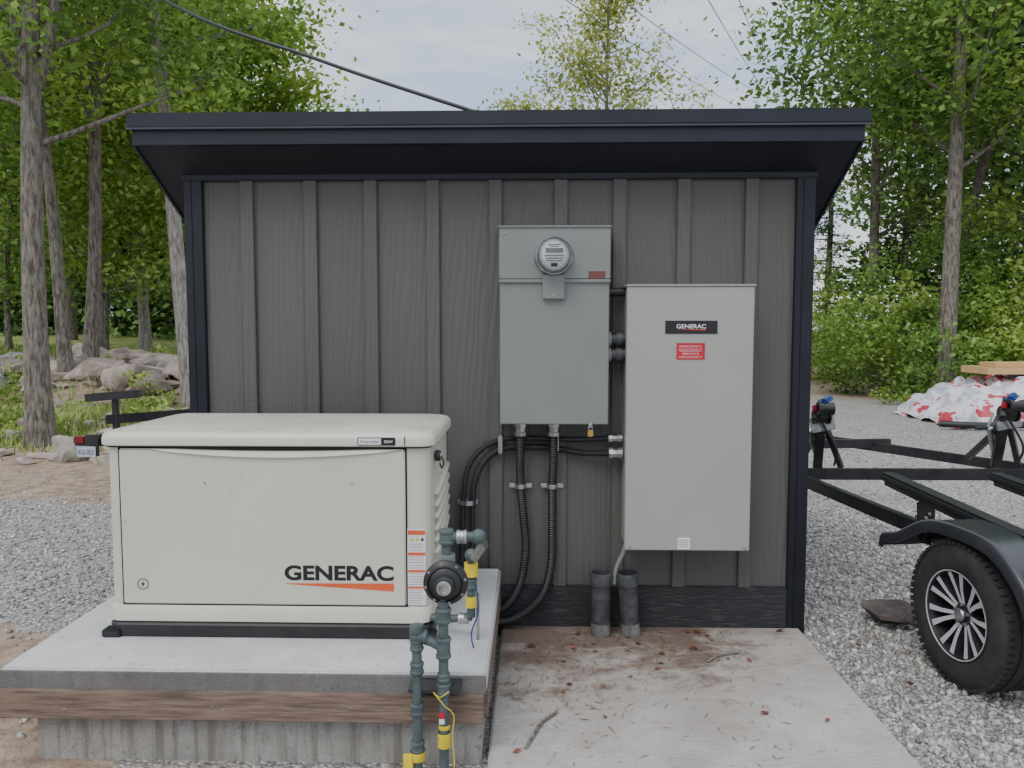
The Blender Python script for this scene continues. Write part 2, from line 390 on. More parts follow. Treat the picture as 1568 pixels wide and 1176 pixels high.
def make_tree(name,base,h,r,seed,top=(0,0),cstart=.35,spread=.28,nb=16,sub=4,lpc=45,leaf=.1,cs=.35,bk=None,lm=None,up=.45,fork=0,sparse=1.0,wob=.02):
    rg=np.random.default_rng(seed); bk=bk or BARK; lm=lm or LEAF
    bx,by=base; bz=float(H(bx,by))-.1
    EV=[];EF=[]; C=[];RN=[]
    npt=12; tp=[]
    for i in range(npt):
        t=i/(npt-1); wb=wob*h*math.sin(t*5+seed)*t
        tp.append(Vector((bx+top[0]*t+wb*.5,by+top[1]*t+wb*.4,bz+h*t)))
    sp=smoothpath(tp,h/40); ns=len(sp)
    v,f=tube_vf(sp,[r*(1+.35*max(0,1-k/2.5))*(1-.86*(k/ns)**1.1)+.008 for k in range(ns)],9,False); EV+=v;EF+=f
    def trunk_at(t):
        k=t*(npt-1); i=min(int(k),npt-2); return tp[i].lerp(tp[i+1],k-i)
    def branch(p,d,ln,rr,depth):
        nonlocal EV,EF
        pts=[p]; dd=d.copy()
        for i in range(5):
            dd=(dd+Vector((rg.normal(),rg.normal(),rg.normal()*.6+ .15))*.17).normalized(); pts.append(pts[-1]+dd*ln/5)
        v,f=tube_vf(pts,[max(.004,rr*(1-.8*i/5)) for i in range(6)],5 if depth else 6,False,len(EV)); EV+=v;EF+=f
        if depth==0:
            for s in range(sub):
                i=1+int(rg.integers(0,5)); az=rg.uniform(0,6.28)
                nd=(dd*.7+Vector((math.cos(az),math.sin(az),rg.uniform(-.25,.6)))*.85).normalized()
                branch(pts[i],nd,ln*rg.uniform(.3,.55),rr*.4,1)
        for q in ([pts[-1],pts[3],pts[2]] if depth else [pts[-1],pts[4]]):
            if rg.random()>sparse: continue
            k=int(lpc*rg.uniform(.4,1.4)); off=rg.normal(size=(k,3))*np.array([cs,cs,cs*.5])
            C.append(np.array(q[:])[None]+off); b=rg.uniform(0.05,.8)
            RN.append(np.clip(b+rg.normal(size=k)*.16+off[:,2]/cs*.12,0,1))
    for i in range(nb):
        t=cstart+(1-cstart)*((i+rg.random())/nb); p=trunk_at(min(t,.99)); az=i*2.4+rg.normal()*.4
        q=(t-cstart)/(1-cstart); ln=spread*h*(1-.65*q**1.3)*rg.uniform(.7,1.2)
        branch(p,Vector((math.cos(az),math.sin(az),up+.6*q)).normalized(),ln,r*.24*(1-.6*q)+.008,0)
    if fork:
        f0=trunk_at(fork)
        for sgn,a_ in ((-1,1),(1,.9)):
            pts=[f0,f0+Vector((sgn*.16,.1,.6)),f0+Vector((sgn*.42*a_,.2,2.0)),f0+Vector((sgn*.6,.3,4.5))]
            pth=smoothpath(pts,.25); v,f=tube_vf(pth,[r*.55*(1-.6*i/len(pth)) for i in range(len(pth))],8,False,len(EV)); EV+=v;EF+=f
    C=np.concatenate(C); RN=np.concatenate(RN)
    return quads_object(name,leafquads(C,leaf,rg),[bk,lm],None,RN,EV,EF)

def make_conifer(name,base,h,r,seed,spread=.22,lm=None):
    rg=np.random.default_rng(seed); lm=lm or LEAFC
    bx,by=base; bz=float(H(bx,by))-.1; EV,EF=tube_vf([(bx,by,bz),(bx+.1,by,bz+h*.5),(bx,by,bz+h)],[r,r*.6,.01],8,False); C=[];RN=[];
    EV=list(EV);EF=list(EF)
    n=int(h*8)
    for i in range(n):
        t=.1+.9*i/n; ln=spread*h*(1-t)**.8*rg.uniform(.6,1.15)+.15; az=rg.uniform(0,6.28); p=Vector((bx,by,bz+h*t))
        d=Vector((math.cos(az),math.sin(az),.12)); pts=[p+d*ln*s+Vector((0,0,-.3*ln*s*s)) for s in (0,.33,.66,1)]
        v,f=tube_vf(pts,[.03,.02,.012,.004],4,False,len(EV)); EV+=v;EF+=f
        k=int(60*ln); s=rg.uniform(.15,1,k); pp=np.array([(p+d*ln*x+Vector((0,0,-.3*ln*x*x)))[:] for x in s])
        pp+=rg.normal(size=(k,3))*np.array([.16,.16,.06])*(.5+ln*.4); C.append(pp); RN.append(np.clip(rg.uniform(.1,.7)+rg.normal(size=k)*.15,0,1))
    C=np.concatenate(C); return quads_object(name,leafquads(C,.19,rg,.8,.3),[BARK,lm],None,np.concatenate(RN),EV,EF)

def foliage(name,blobs,mat,seed,leaf):
    rg=np.random.default_rng(seed); C=[];RN=[]
    for (cx,cy,cz,rx,ry,rz,ncl,lpc,cs) in blobs:
        for i in range(ncl):
            d=rg.normal(size=3); d/=np.linalg.norm(d); d*=rg.uniform(.35,1.0)**.5
            q=np.array([cx+d[0]*rx,cy+d[1]*ry,cz+d[2]*rz]); k=int(lpc*rg.uniform(.5,1.4)); off=rg.normal(size=(k,3))*cs*np.array([1,1,.55])
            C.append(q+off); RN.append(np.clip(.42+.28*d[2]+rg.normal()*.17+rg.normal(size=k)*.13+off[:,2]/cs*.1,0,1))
    C=np.concatenate(C); RN=np.concatenate(RN)
    gz=H(C[:,0],C[:,1]); C[:,2]=np.maximum(C[:,2],gz+.03)
    return quads_object(name,leafquads(C,leaf,rg),[mat],None,RN)

# ---- trees (left)
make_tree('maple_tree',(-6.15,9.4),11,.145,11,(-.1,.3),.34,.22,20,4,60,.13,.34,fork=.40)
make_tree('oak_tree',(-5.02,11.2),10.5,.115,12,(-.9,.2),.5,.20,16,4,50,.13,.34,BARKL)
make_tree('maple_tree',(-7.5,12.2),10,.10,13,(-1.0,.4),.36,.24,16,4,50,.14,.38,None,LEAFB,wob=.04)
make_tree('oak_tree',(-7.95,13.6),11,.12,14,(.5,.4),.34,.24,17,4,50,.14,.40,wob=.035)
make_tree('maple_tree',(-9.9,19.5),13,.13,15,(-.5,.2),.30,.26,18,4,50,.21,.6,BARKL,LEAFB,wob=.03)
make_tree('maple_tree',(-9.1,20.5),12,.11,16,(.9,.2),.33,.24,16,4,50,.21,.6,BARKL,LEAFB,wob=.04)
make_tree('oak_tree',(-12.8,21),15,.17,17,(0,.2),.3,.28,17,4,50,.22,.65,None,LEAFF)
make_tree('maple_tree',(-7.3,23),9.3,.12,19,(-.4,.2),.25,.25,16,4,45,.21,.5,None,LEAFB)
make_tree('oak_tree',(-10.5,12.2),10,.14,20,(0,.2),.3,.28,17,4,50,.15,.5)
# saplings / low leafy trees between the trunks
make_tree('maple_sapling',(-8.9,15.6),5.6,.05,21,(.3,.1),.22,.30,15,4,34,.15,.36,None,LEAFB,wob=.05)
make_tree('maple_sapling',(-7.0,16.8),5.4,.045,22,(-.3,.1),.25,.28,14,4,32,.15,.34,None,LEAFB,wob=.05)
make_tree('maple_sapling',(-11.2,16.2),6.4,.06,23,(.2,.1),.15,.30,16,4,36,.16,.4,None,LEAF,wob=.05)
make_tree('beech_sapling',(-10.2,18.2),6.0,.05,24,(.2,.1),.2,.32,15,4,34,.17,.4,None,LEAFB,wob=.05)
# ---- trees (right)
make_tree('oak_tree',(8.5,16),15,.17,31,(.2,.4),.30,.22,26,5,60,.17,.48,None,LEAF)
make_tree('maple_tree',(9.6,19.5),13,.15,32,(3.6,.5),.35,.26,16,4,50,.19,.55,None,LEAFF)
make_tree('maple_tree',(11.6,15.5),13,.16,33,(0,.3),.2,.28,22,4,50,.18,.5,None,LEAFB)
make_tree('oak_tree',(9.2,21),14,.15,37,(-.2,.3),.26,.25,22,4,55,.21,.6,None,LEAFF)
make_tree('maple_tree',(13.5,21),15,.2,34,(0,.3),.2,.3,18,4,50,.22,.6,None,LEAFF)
make_conifer('spruce_tree',(11.3,24),11,.16,35)
make_conifer('spruce_tree',(12.6,19),8,.14,36)
make_conifer('spruce_tree',(15.5,18.5),12,.16,38)
make_conifer('spruce_tree',(10.9,29),9,.16,39)
make_conifer('spruce_tree',(-9.5,29),8,.16,40)
# ---- centre tree
make_tree('birch_tree',(2.35,25),11.4,.12,51,(.1,0),.42,.27,26,5,24,.17,.36,BARKL,LEAFY,.85,sparse=.75)
make_tree('birch_tree',(-.6,27),8.7,.10,52,(.1,0),.4,.22,14,4,30,.17,.4,BARKL,LEAFY,.6)
make_conifer('spruce_tree',(-3.4,27),8.75,.1,53,.1)
# ---- forest mass
def trunks(name,lst,seed):
    rg=np.random.default_rng(seed); EV=[];EF=[]
    for (x,y,h,r) in lst:
        z=float(H(x,y)); v,f=tube_vf([(x,y,z-.1),(x+rg.normal()*.25,y,z+h*.4),(x+rg.normal()*.7,y,z+h)],[r,r*.75,r*.3],7,False,len(EV)); EV+=v;EF+=f
    return quads_object(name,None,[BARK],None,None,EV,EF)
rg=np.random.default_rng(5)
bl=[];bl2=[]; tr=[]
for i in range(34):
    x=rg.uniform(-32,-9.5); y=rg.uniform(26,34); h=rg.uniform(9,17)
    if x/y>-.33: h*=.55
    tr.append((x,y,h,rg.uniform(.08,.18))); (bl if i%3 else bl2).append((x,y,2.2+h*.50,2.7,1.6,h*.48,44,32,.75))
for i in range(22):
    x=rg.uniform(14,30); y=rg.uniform(24,32); h=rg.uniform(9,17)
    tr.append((x,y,h,.16)); (bl if i%3 else bl2).append((x,y,1.5+h*.55,2.7,1.6,h*.48,42,32,.75))
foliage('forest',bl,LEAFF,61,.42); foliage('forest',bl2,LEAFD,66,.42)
trunks('forest_trunks',tr,62)
foliage('forest_understory',[(rg.uniform(-26,-8.5),rg.uniform(25,30),1.9,2.2,1.2,1.7,26,36,.5) for i in range(26)]+[(rg.uniform(11.5,26),rg.uniform(23,30),2.6,2.2,1.2,2.0,24,36,.5) for i in range(16)],LEAFD,63,.31)
# ---- shrubs on right bank
sh=[];sh2=[]
for k,(x,y,h) in enumerate(((7.6,18.5,2.2),(8.3,17.5,2.9),(9.3,17.0,2.7),(10.2,16.4,3.0),(8.8,19.5,3.7),(11.3,15.8,2.9),(12.4,15.2,3.2),(7.9,21,2.8),(10.5,18.0,3.9),(13.4,14.6,3),(8.7,24,4.4),(9.6,15.6,1.6),(8.4,15.9,1.5),(10.8,14.9,1.5),(9.9,19.0,4.6),(11.6,17.6,4.4))):
    (sh if k%2 else sh2).append((x,y,h*.48,.85,.8,h*.5,50,44,.2))
foliage('shrubs',sh,LEAFB,64,.13); foliage('shrubs',sh2,LEAF,67,.12)
foliage('ground_plants',[(x,y,.12,.35,.25,.14,8,30,.1) for x,y in [(8.0,14.4),(7.4,15.8),(9.2,13.9),(8.6,15),(9.9,13.6),(10.6,13.4)]],LEAFB,65,.09)
foliage('weeds',[(-6.4+math.sin(i*7.3)*2.6,9.6+(i%7)*.75,float(H(-6.5,9.6+(i%7)*.75))+.12,.3,.3,.18,7,26,.1) for i in range(24)],LEAFB,68,.08)

def grass():
    rg=np.random.default_rng(8); n=90000
    x=rg.uniform(-13,-3.2,n); y=rg.uniform(8.2,18,n); keep=rg.random(n)<grassf(x,y)*(.35+.65*(np.sin(x*2.1)*np.cos(y*1.7)>-.3)); x=x[keep];y=y[keep];n=len(x)
    z=H(x,y)-.01; h=rg.uniform(.03,.14,n)*(1+.5*np.sin(x*3)*np.sin(y*2)); a=rg.uniform(0,3.14,n); wd=.013
    B=np.stack([x,y,z],1); U=np.stack([np.cos(a),np.sin(a),0*a],1)*wd; T=B+np.stack([rg.normal(size=n)*.04,rg.normal(size=n)*.04,h],1)
    Q=np.empty((n,4,3)); Q[:,0]=B-U;Q[:,1]=B+U;Q[:,2]=T+U*.3;Q[:,3]=T-U*.3
    quads_object('grass',Q.reshape(-1,3),[GRASSM],None,rg.random(n))
grass()
def stones(name,n,regions,smin,smax,seed):
    rg=np.random.default_rng(seed)
    m=leafmat('gravel_stone',(.17,.16,.148),(.38,.365,.34),(.64,.62,.58),0)
    P=[]
    for (x0,x1,y0,y1,fr) in regions:
        k=int(n*fr); u=rg.random(k)**1.25; P.append(np.stack([rg.uniform(x0,x1,k),y0+(y1-y0)*u],1))
    P=np.concatenate(P); d=dirtf(P[:,0],P[:,1])+grassf(P[:,0],P[:,1]); P=P[rg.random(len(P))>d*.9]; k=len(P)
    cube=np.array([[-1,-1,-1],[1,-1,-1],[1,1,-1],[-1,1,-1],[-1,-1,1],[1,-1,1],[1,1,1],[-1,1,1]],float)
    fc=np.array([[0,3,2,1],[4,5,6,7],[0,1,5,4],[1,2,6,5],[2,3,7,6],[3,0,4,7]])
    s=(smin+(smax-smin)*rg.random((k,1,1))**2)*.5*rg.uniform(.55,1.1,(k,1,3)); V=cube[None]*s*rg.uniform(.55,1.1,(k,8,3))
    A=rg.normal(size=(k,3,3)); Qm,_=np.linalg.qr(A); V=np.einsum('kij,kvj->kvi',Qm,V)
    c=np.concatenate([P,(H(P[:,0],P[:,1])+.003)[:,None]],1); V+=c[:,None,:]
    F=(fc[None]+8*np.arange(k)[:,None,None]).reshape(-1,4)
    me=bpy.data.meshes.new(name); me.vertices.add(k*8); me.vertices.foreach_set('co',V.reshape(-1).astype(np.float32))
    lo=F.reshape(-1).astype(np.int32); me.loops.add(len(lo)); me.loops.foreach_set('vertex_index',lo)
    me.polygons.add(len(F)); me.polygons.foreach_set('loop_start',np.arange(0,len(lo),4,dtype=np.int32))
    a=me.attributes.new('rnd','FLOAT','POINT'); a.data.foreach_set('value',np.repeat(np.clip(rg.normal(.45,.25,k),0,1),8).astype(np.float32))
    me.materials.append(m); me.update(calc_edges=True); me.validate(); ob=bpy.data.objects.new(name,me); COL.objects.link(ob)
stones('gravel',50000,[(1.36,3.4,2.3,6.5,.52),(2,7,5,12,.12),(-6.5,-1.9,2.6,8,.36)],.010,.030,71)

# ------------------------------------------------------------------ slab & pad
slab=box('concrete_slab',-.15,1.33,-1.5,3.80,-.12,0,CONC,None,.008)
pad=empty('generator_concrete_pad')
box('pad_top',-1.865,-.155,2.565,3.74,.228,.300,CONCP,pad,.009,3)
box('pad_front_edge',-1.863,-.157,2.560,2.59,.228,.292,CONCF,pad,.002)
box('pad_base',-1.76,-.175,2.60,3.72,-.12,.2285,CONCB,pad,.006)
box('lumber_board_front',-1.86,-.163,2.540,2.580,.132,.231,LUMBER,pad,.003)
box('lumber_board_side',-.19,-.152,2.582,3.70,.132,.2285,LUMBER,pad,.003)
for x in (-1.62,-1.1,-1.06,-.62,-.3):
    disc('board_screw',(x,2.540,.18+random.uniform(-.025,.025)),(0,-1,0),.005,.002,STEEL,pad,10)
rgd=np.random.default_rng(9)
def debris():
    k=660; x=np.concatenate([rgd.normal(.1,.18,k//3),rgd.normal(.62,.22,k//3),rgd.uniform(-.1,1.1,k//3)]); y=np.concatenate([rgd.normal(3.2,.28,k//3),rgd.normal(3.55,.15,k//3),rgd.uniform(2.4,3.7,k//3)])
    ok=(x>-.13)&(x<1.3)&(y<3.74)&(y>1.6); x=x[ok];y=y[ok]; C=np.stack([x,y,np.full(len(x),.004)],1)
    n=len(C); a=rgd.uniform(0,6.28,n); u=np.stack([np.cos(a),np.sin(a),0*a],1); v=np.stack([-np.sin(a),np.cos(a),0*a],1); s=rgd.uniform(.01,.035,n)[:,None]
    Q=np.empty((n,4,3)); Q[:,0]=C-u*s;Q[:,1]=C+v*.0012;Q[:,2]=C+u*s;Q[:,3]=C-v*.0012; Q[:,:,2]+=rgd.uniform(0,.004,(n,4))
    quads_object('pine_needle_litter',Q.reshape(-1,3),[NEEDLE],None,rgd.random(n))
    L_=[(.32,3.62),(.02,3.4),(.42,3.2),(.55,3.28),(.13,3.05),(.16,3.12),(.85,3.65),(.9,2.9),(1.12,2.85),(.0,3.5),(.75,3.5),(.2,3.6),(.5,3.55),(1.22,3.72),(.28,2.85),(-.05,2.6),(1.55,3.6),(1.7,4.2),(1.6,3.2),(2.4,4.9),(1.9,5.1),(1.5,2.9),(2.9,6.1),(1.45,4.6),(1.75,2.9),(.3,3.1),(.62,3.0)]+[(rgd.uniform(-5,-2),rgd.uniform(3.5,8)) for i in range(14)]+[(rgd.uniform(.1,1),rgd.uniform(3.3,3.7)) for i in range(22)]
    C=np.array([(a,b,(.008 if a<1.33 and a>-.15 else -.012)) for a,b in L_]); n=len(C); a=rgd.uniform(0,6.28,n); u=np.stack([np.cos(a),np.sin(a),rgd.normal(size=n)*.2],1); v=np.stack([-np.sin(a),np.cos(a),rgd.normal(size=n)*.3],1); s=rgd.uniform(.007,.024,n)[:,None]
    Q=np.empty((n,4,3)); Q[:,0]=C-u*s;Q[:,1]=C+v*s*.5;Q[:,2]=C+u*s;Q[:,3]=C-v*s*.8; Q[:,:,2]=np.maximum(Q[:,:,2],C[:,2:3]-.004)
    quads_object('fallen_leaves',Q.reshape(-1,3),[BROWNLEAF],None,rgd.random(n))
debris()
tube('twig',smoothpath([(-.02,2.62,.006),(.02,2.74,.012),(.04,2.8,.008),(.1,2.88,.01)],.03),.006,BARK)
tube('twig',smoothpath([(.78,3.35,.006),(.86,3.42,.012),(.95,3.45,.008)],.03),.004,BARK)

# ------------------------------------------------------------------ shed
shed=empty('utility_shed')
XL,XR,WY,BY=-1.69,1.342,3.79,5.6
def prism(name,x0,x1,y0,y1,zb0,zt0,zb1,zt1,mat,parent):
    v=[(x0,y0,zb0),(x1,y0,zb0),(x1,y0,zt0),(x0,y0,zt0),(x0,y1,zb1),(x1,y1,zb1),(x1,y1,zt1),(x0,y1,zt1)]
    f=[(0,1,2,3),(5,4,7,6),(4,0,3,7),(1,5,6,2),(3,2,6,7),(4,5,1,0)]
    return mesh(name,v,f,mat,parent)
SL=.54
def zb(y): return 2.335-SL*(y-3.57)
prism('walls',XL+.004,XR-.004,WY,BY,-.1,zb(WY)+.05,-.1,zb(BY)+.05,SIDING,shed)
for i,x in enumerate((-1.395,-1.083,-.788,-.484,-.179,.138,.422,.730,1.055)):
    box('batten_%d'%i,x-.032,x+.032,WY-.021,WY+.002,.19,2.205,SIDING,shed,.003)
for i in range(5):
    y=WY+.3+i*.33; box('side_batten_%d'%i,XR-.006,XR+.014,y-.03,y+.03,.0,zb(y)+.02,SIDING,shed,.002); box('side_batten_l%d'%i,XL-.014,XL+.006,y-.03,y+.03,.0,zb(y)+.02,SIDING,shed,.002)
for nm,x0,x1 in (('corner_trim_l',XL-.012,XL+.078),('corner_trim_r',XR-.078,XR+.012)):
    box(nm,x0,x1,WY-.024,WY+.10,-.03,2.215,BLACKMET,shed,.003)
    box(nm+'_rib',(x0+x1)/2-.012,(x0+x1)/2-.006,WY-.028,WY-.02,-.02,2.2,BLACKMET,shed,.001)
box('top_trim',XL-.02,XR+.02,WY-.032,WY+.01,2.203,2.232,BLACKMET,shed,.004)
box('skirt_board',XL+.08,XR-.08,WY-.03,WY+.004,-.0,.205,BLACKWOOD,shed,.004)
X0,X1=-1.838,1.488
RT=.14
prism('roof_deck',X0,X1,3.57,5.75,zb(3.57),zb(3.57)+RT,zb(5.75),zb(5.75)+RT,SOFFIT,shed)
box('fascia_front',X0-.004,X1+.004,3.562,3.574,2.335,2.415,ROOFMET,shed,.002)
box('fascia_lip',X0-.006,X1+.006,3.556,3.58,2.325,2.337,ROOFMET,shed,.002)
box('drip_edge',X0-.022,X1+.022,3.548,3.60,2.402,2.455,ROOFMET,shed,.004)
box('drip_overlap',X0+.98,X1+.024,3.546,3.598,2.406,2.460,ROOFMET,shed,.003)
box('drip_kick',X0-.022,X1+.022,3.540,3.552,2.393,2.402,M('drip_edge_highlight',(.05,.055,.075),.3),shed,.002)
prism('roof_metal',X0-.02,X1+.02,3.56,5.78,2.455,2.469,2.455-SL*2.22,2.469-SL*2.22,ROOFMET,shed)
for sx_,xa,xb in ((0,X0-.02,X0+.002),(1,X1-.002,X1+.02)):
    prism('rake_trim_%d'%sx_,xa,xb,3.605,5.77,2.38,2.434,2.38-SL*2.165,2.434-SL*2.165,ROOFMET,shed)
    prism('rake_fascia_%d'%sx_,(X0-.008 if sx_==0 else X1-.004),(X0+.004 if sx_==0 else X1+.008),3.582,5.75,2.32,2.39,2.32-SL*2.168,2.39-SL*2.168,ROOFMET,shed)
tube('service_mast',[(-.12,5.66,1.0),(-.12,5.66,2.95)],.03,STEEL,shed)

# ------------------------------------------------------------------ meter box
mb=empty('electric_meter_cabinet')
box('lower_box',-.152,.360,3.625,3.79,1.033,1.712,GREYBOX,mb,.004)
box('upper_box',-.155,.364,3.618,3.79,1.714,1.957,GREYBOX,mb,.004)
box('cover_lip',-.155,.364,3.611,3.625,1.699,1.716,GREYBOX,mb,.003)
box('top_lip',-.16,.369,3.610,3.79,1.953,1.963,GREYBOX,mb,.003)
box('cover_seam',-.155,.364,3.6165,3.625,1.716,1.719,DARKGAP,mb,0)
box('sealing_plate',.0475,.151,3.598,3.626,1.622,1.735,GREYBOX,mb,.004)
disc('plate_screw',(.1,3.598,1.64),(0,-1,0),.006,.003,STEEL,mb,12)
box('rating_label',.262,.34,3.616,3.62,1.718,1.752,BROWNL,mb,.0005)
for x in (-.13,.335):
    for z in (1.05,1.93): disc('screw',(x,3.618 if z>1.7 else 3.625,z),(0,-1,0),.006,.003,STEEL,mb,12)
mc=(.1,3.618,1.82)
lathe('meter_socket_ring',[(0,.0001),(0,.092),(.012,.092),(.02,.086),(.03,.084),(.03,.0001)],mc,(0,-1,0),STEEL,mb,48)
lathe('meter_body',[(.02,.0001),(.02,.076),(.07,.074),(.07,.0001)],mc,(0,-1,0),M('meter_grey',(.42,.42,.42),.5),mb,48)
lathe('meter_face',[(.0702,.0001),(.0702,.066),(.073,.066),(.0735,.0001)],mc,(0,-1,0),M('meter_face_white',(.68,.69,.68),.4),mb,48)
def my(k): return 3.618-k
box('meter_lcd',.06,.14,my(.077),my(.0738),1.832,1.852,M('lcd',(.12,.15,.12),.3),mb,.0005)
for z,x0,x1 in ((1.868,.07,.13),(1.86,.08,.12),(1.818,.055,.145),(1.806,.06,.14),(1.794,.065,.135)):
    box('meter_print',x0,x1,my(.0748),my(.0738),z-.0015,z+.0015,INK,mb,0)
box('meter_nameplate',.085,.115,my(.075),my(.0738),1.768,1.784,INK,mb,0)
gm=bpy.data.materials.new('clear_glass'); gm.use_nodes=True; gt=gm.node_tree; gt.nodes.clear(); o_=N(gt,'ShaderNodeOutputMaterial'); t_=N(gt,'ShaderNodeBsdfTransparent'); g_=N(gt,'ShaderNodeBsdfGlossy'); g_.inputs['Roughness'].default_value=.05; mx_=N(gt,'ShaderNodeMixShader'); lw=N(gt,'ShaderNodeLayerWeight'); lw.inputs[0].default_value=.35
L(gt,lw.outputs['Fresnel'],mx_.inputs[0]); L(gt,t_.outputs[0],mx_.inputs[1]); L(gt,g_.outputs[0],mx_.inputs[2]); L(gt,mx_.outputs[0],o_.inputs[0])
lathe('meter_glass',[(.03,.081),(.09,.079),(.105,.072),(.112,.05),(.114,.0001)],mc,(0,-1,0),gm,mb,48)
box('padlock_body',.262,.288,3.60,3.612,.978,1.01,BRASS,mb,.003)
tube('padlock_shackle',smoothpath([(.267,3.606,1.008),(.267,3.606,1.028),(.275,3.606,1.036),(.283,3.606,1.028),(.283,3.606,1.008)],.004),.0025,STEEL,mb,8)
box('padlock_hasp',.268,.282,3.61,3.628,1.02,1.045,STEEL,mb,.001)

# ------------------------------------------------------------------ transfer switch
ts=empty('transfer_switch_cabinet')
box('body',.444,1.016,3.60,3.79,.452,1.676,GREYLT,ts,.004)
box('door',.437,1.021,3.578,3.606,.443,1.679,GREYLT,ts,.004)
box('top_flange',.433,1.027,3.572,3.79,1.679,1.689,GREYLT,ts,.003)
box('logo_badge',.614,.853,3.574,3.5785,1.462,1.522,INK,ts,.001)
text('logo_text','GENERAC',.665,.80,1.486,1.506,3.5735,WHITE,ts,.02)
mesh('logo_stripe',[(.665,3.5732,1.481),(.80,3.5732,1.4775),(.80,3.5732,1.482),(.665,3.5732,1.4815)],[(0,1,2,3)],ORANGE,ts)
box('warning_label',.667,.797,3.5755,3.5785,1.343,1.419,RED,ts,.0005)
for s,z in (('EMERGENCY',1.401),('DISCONNECT',1.386),('SERVICE',1.367),('DISCONNECT',1.352)):
    wd=.052 if len(s)>8 else .038
    text('label_text',s,.732-wd,.732+wd,z-.002,z+.007,3.575,WHITE,ts,-.01)
box('label_rule',.68,.784,3.5748,3.5756,1.3795,1.3805,WHITE,ts,0)
box('serial_sticker',.686,.744,3.5755,3.5785,.45,.505,WHITE,ts,.0005)
for i in range(4): box('sticker_print',.692,.736,3.575,3.5757,.462+i*.01,.464+i*.01,INK,ts,0)
for x in (.46,1.0): disc('screw',(x,3.578,.458),(0,-1,0),.007,.004,STEEL,ts,12)

# ------------------------------------------------------------------ conduits
cd=empty('electrical_conduits')
for z in (1.435,1.362):
    tube('nipple_%d'%int(z*100),[(.355,3.70,z),(.45,3.70,z)],.028,PVC,cd,20)
    lathe('locknut',[(0,.028),(0,.036),(.014,.036),(.014,.028)],(.362,3.70,z),(1,0,0),LEAD,cd,16)
    lathe('coupling',[(0,.028),(0,.035),(.03,.035),(.03,.028)],(.40,3.70,z),(1,0,0),PVC,cd,20)
tube('nipple_s',[(.355,3.72,1.66),(.45,3.72,1.66)],.02,BLACKPL,cd,16)
def fitting(x,y,z,ax,r=.03):
    d=Vector(ax)
    lathe('fitting_nut',[(0,.001),(0,r),(.022,r),(.024,r*.82),(.045,r*.82),(.047,r*1.02),(.066,r*.98),(.068,.001)],(x,y,z),d,STEEL,cd,8,False)
fitting(-.055,3.70,1.035,(0,0,-1),.034); fitting(.105,3.70,1.035,(0,0,-1),.034)
fitting(.437,3.72,.955,(-1,0,0),.02); fitting(.437,3.70,.885,(-1,0,0),.028)
corr('conduit_a',[(-.055,3.70,.98),(-.058,3.72,.85),(-.055,3.74,.713),(-.04,3.735,.55),(-.03,3.73,.39),(-.06,3.73,.22),(-.13,3.73,.11),(-.24,3.76,.05)],.022,BLACKPL,cd)
corr('conduit_b',[(.105,3.70,.98),(.104,3.72,.85),(.10,3.74,.713),(.10,3.735,.5),(.095,3.73,.32),(.05,3.72,.17),(-.05,3.71,.075),(-.14,3.72,.035),(-.25,3.76,.03)],.022,BLACKPL,cd)
corr('conduit_c',[(.39,3.72,.955),(.2,3.74,.945),(0,3.745,.95),(-.13,3.75,.945),(-.24,3.75,.90),(-.315,3.75,.80),(-.338,3.75,.66),(-.345,3.75,.45),(-.345,3.75,.30)],.014,BLACKPL,cd)
corr('conduit_d',[(.38,3.70,.885),(.25,3.735,.88),(.1,3.76,.90),(-.05,3.75,.905),(-.15,3.745,.895),(-.23,3.745,.84),(-.28,3.745,.74),(-.292,3.745,.62),(-.296,3.745,.45),(-.296,3.745,.30)],.016,BLACKPL,cd)
def strap(x,z,wd=.055,r=.024,y=3.745):
    lathe('strap_loop',[(-.011,r),(-.011,r+.003),(.011,r+.003),(.011,r)],(x,y,z),(0,0,1),STEEL,cd,20)
    box('strap_tab',x-wd,x-r*.8,WY-.03,WY-.024,z-.011,z+.011,STEEL,cd,.001); box('strap_tab_r',x+r*.8,x+wd,WY-.03,WY-.024,z-.011,z+.011,STEEL,cd,.001)
strap(-.056,.713); strap(.10,.713); strap(-.318,.63,.05,.036,3.75)
box('strap_c',-.165,-.145,3.715,3.785,.87,.97,STEEL,cd,.008)
box('strap_mid',.115,.13,3.72,3.785,.885,.965,STEEL,cd,.006)
tube('ground_wire_conduit',smoothpath([(.452,3.66,.45),(.44,3.665,.40),(.41,3.67,.33),(.40,3.67,.25)],.02),.011,GREYBOX,cd,10)
CS=M('cement_splash',(.20,.185,.17),.9,0,(.04,.04,.04),22,bmp=.5,bs=60)
for nm,x,mt,tilt in (('pvc_pipe_stub',.335,PVC,0),('pvc_pipe_stub',.462,PVC,.02)):
    p=empty(nm)
    o=Vector((x+tilt,3.66,-.02)); ax=Vector((-tilt,0,.31)).normalized()
    lathe('pipe',[(0,.046),(.27,.046),(.27,.052),(.325,.052),(.33,.050),(.33,.043),(.2,.043),(.1,.04),(.1,.0001)],o,ax,mt,p,32)
    lathe('dirty_collar',[(0,.0475),(.085,.047),(.07,.046)],o,ax,CS,p,32)

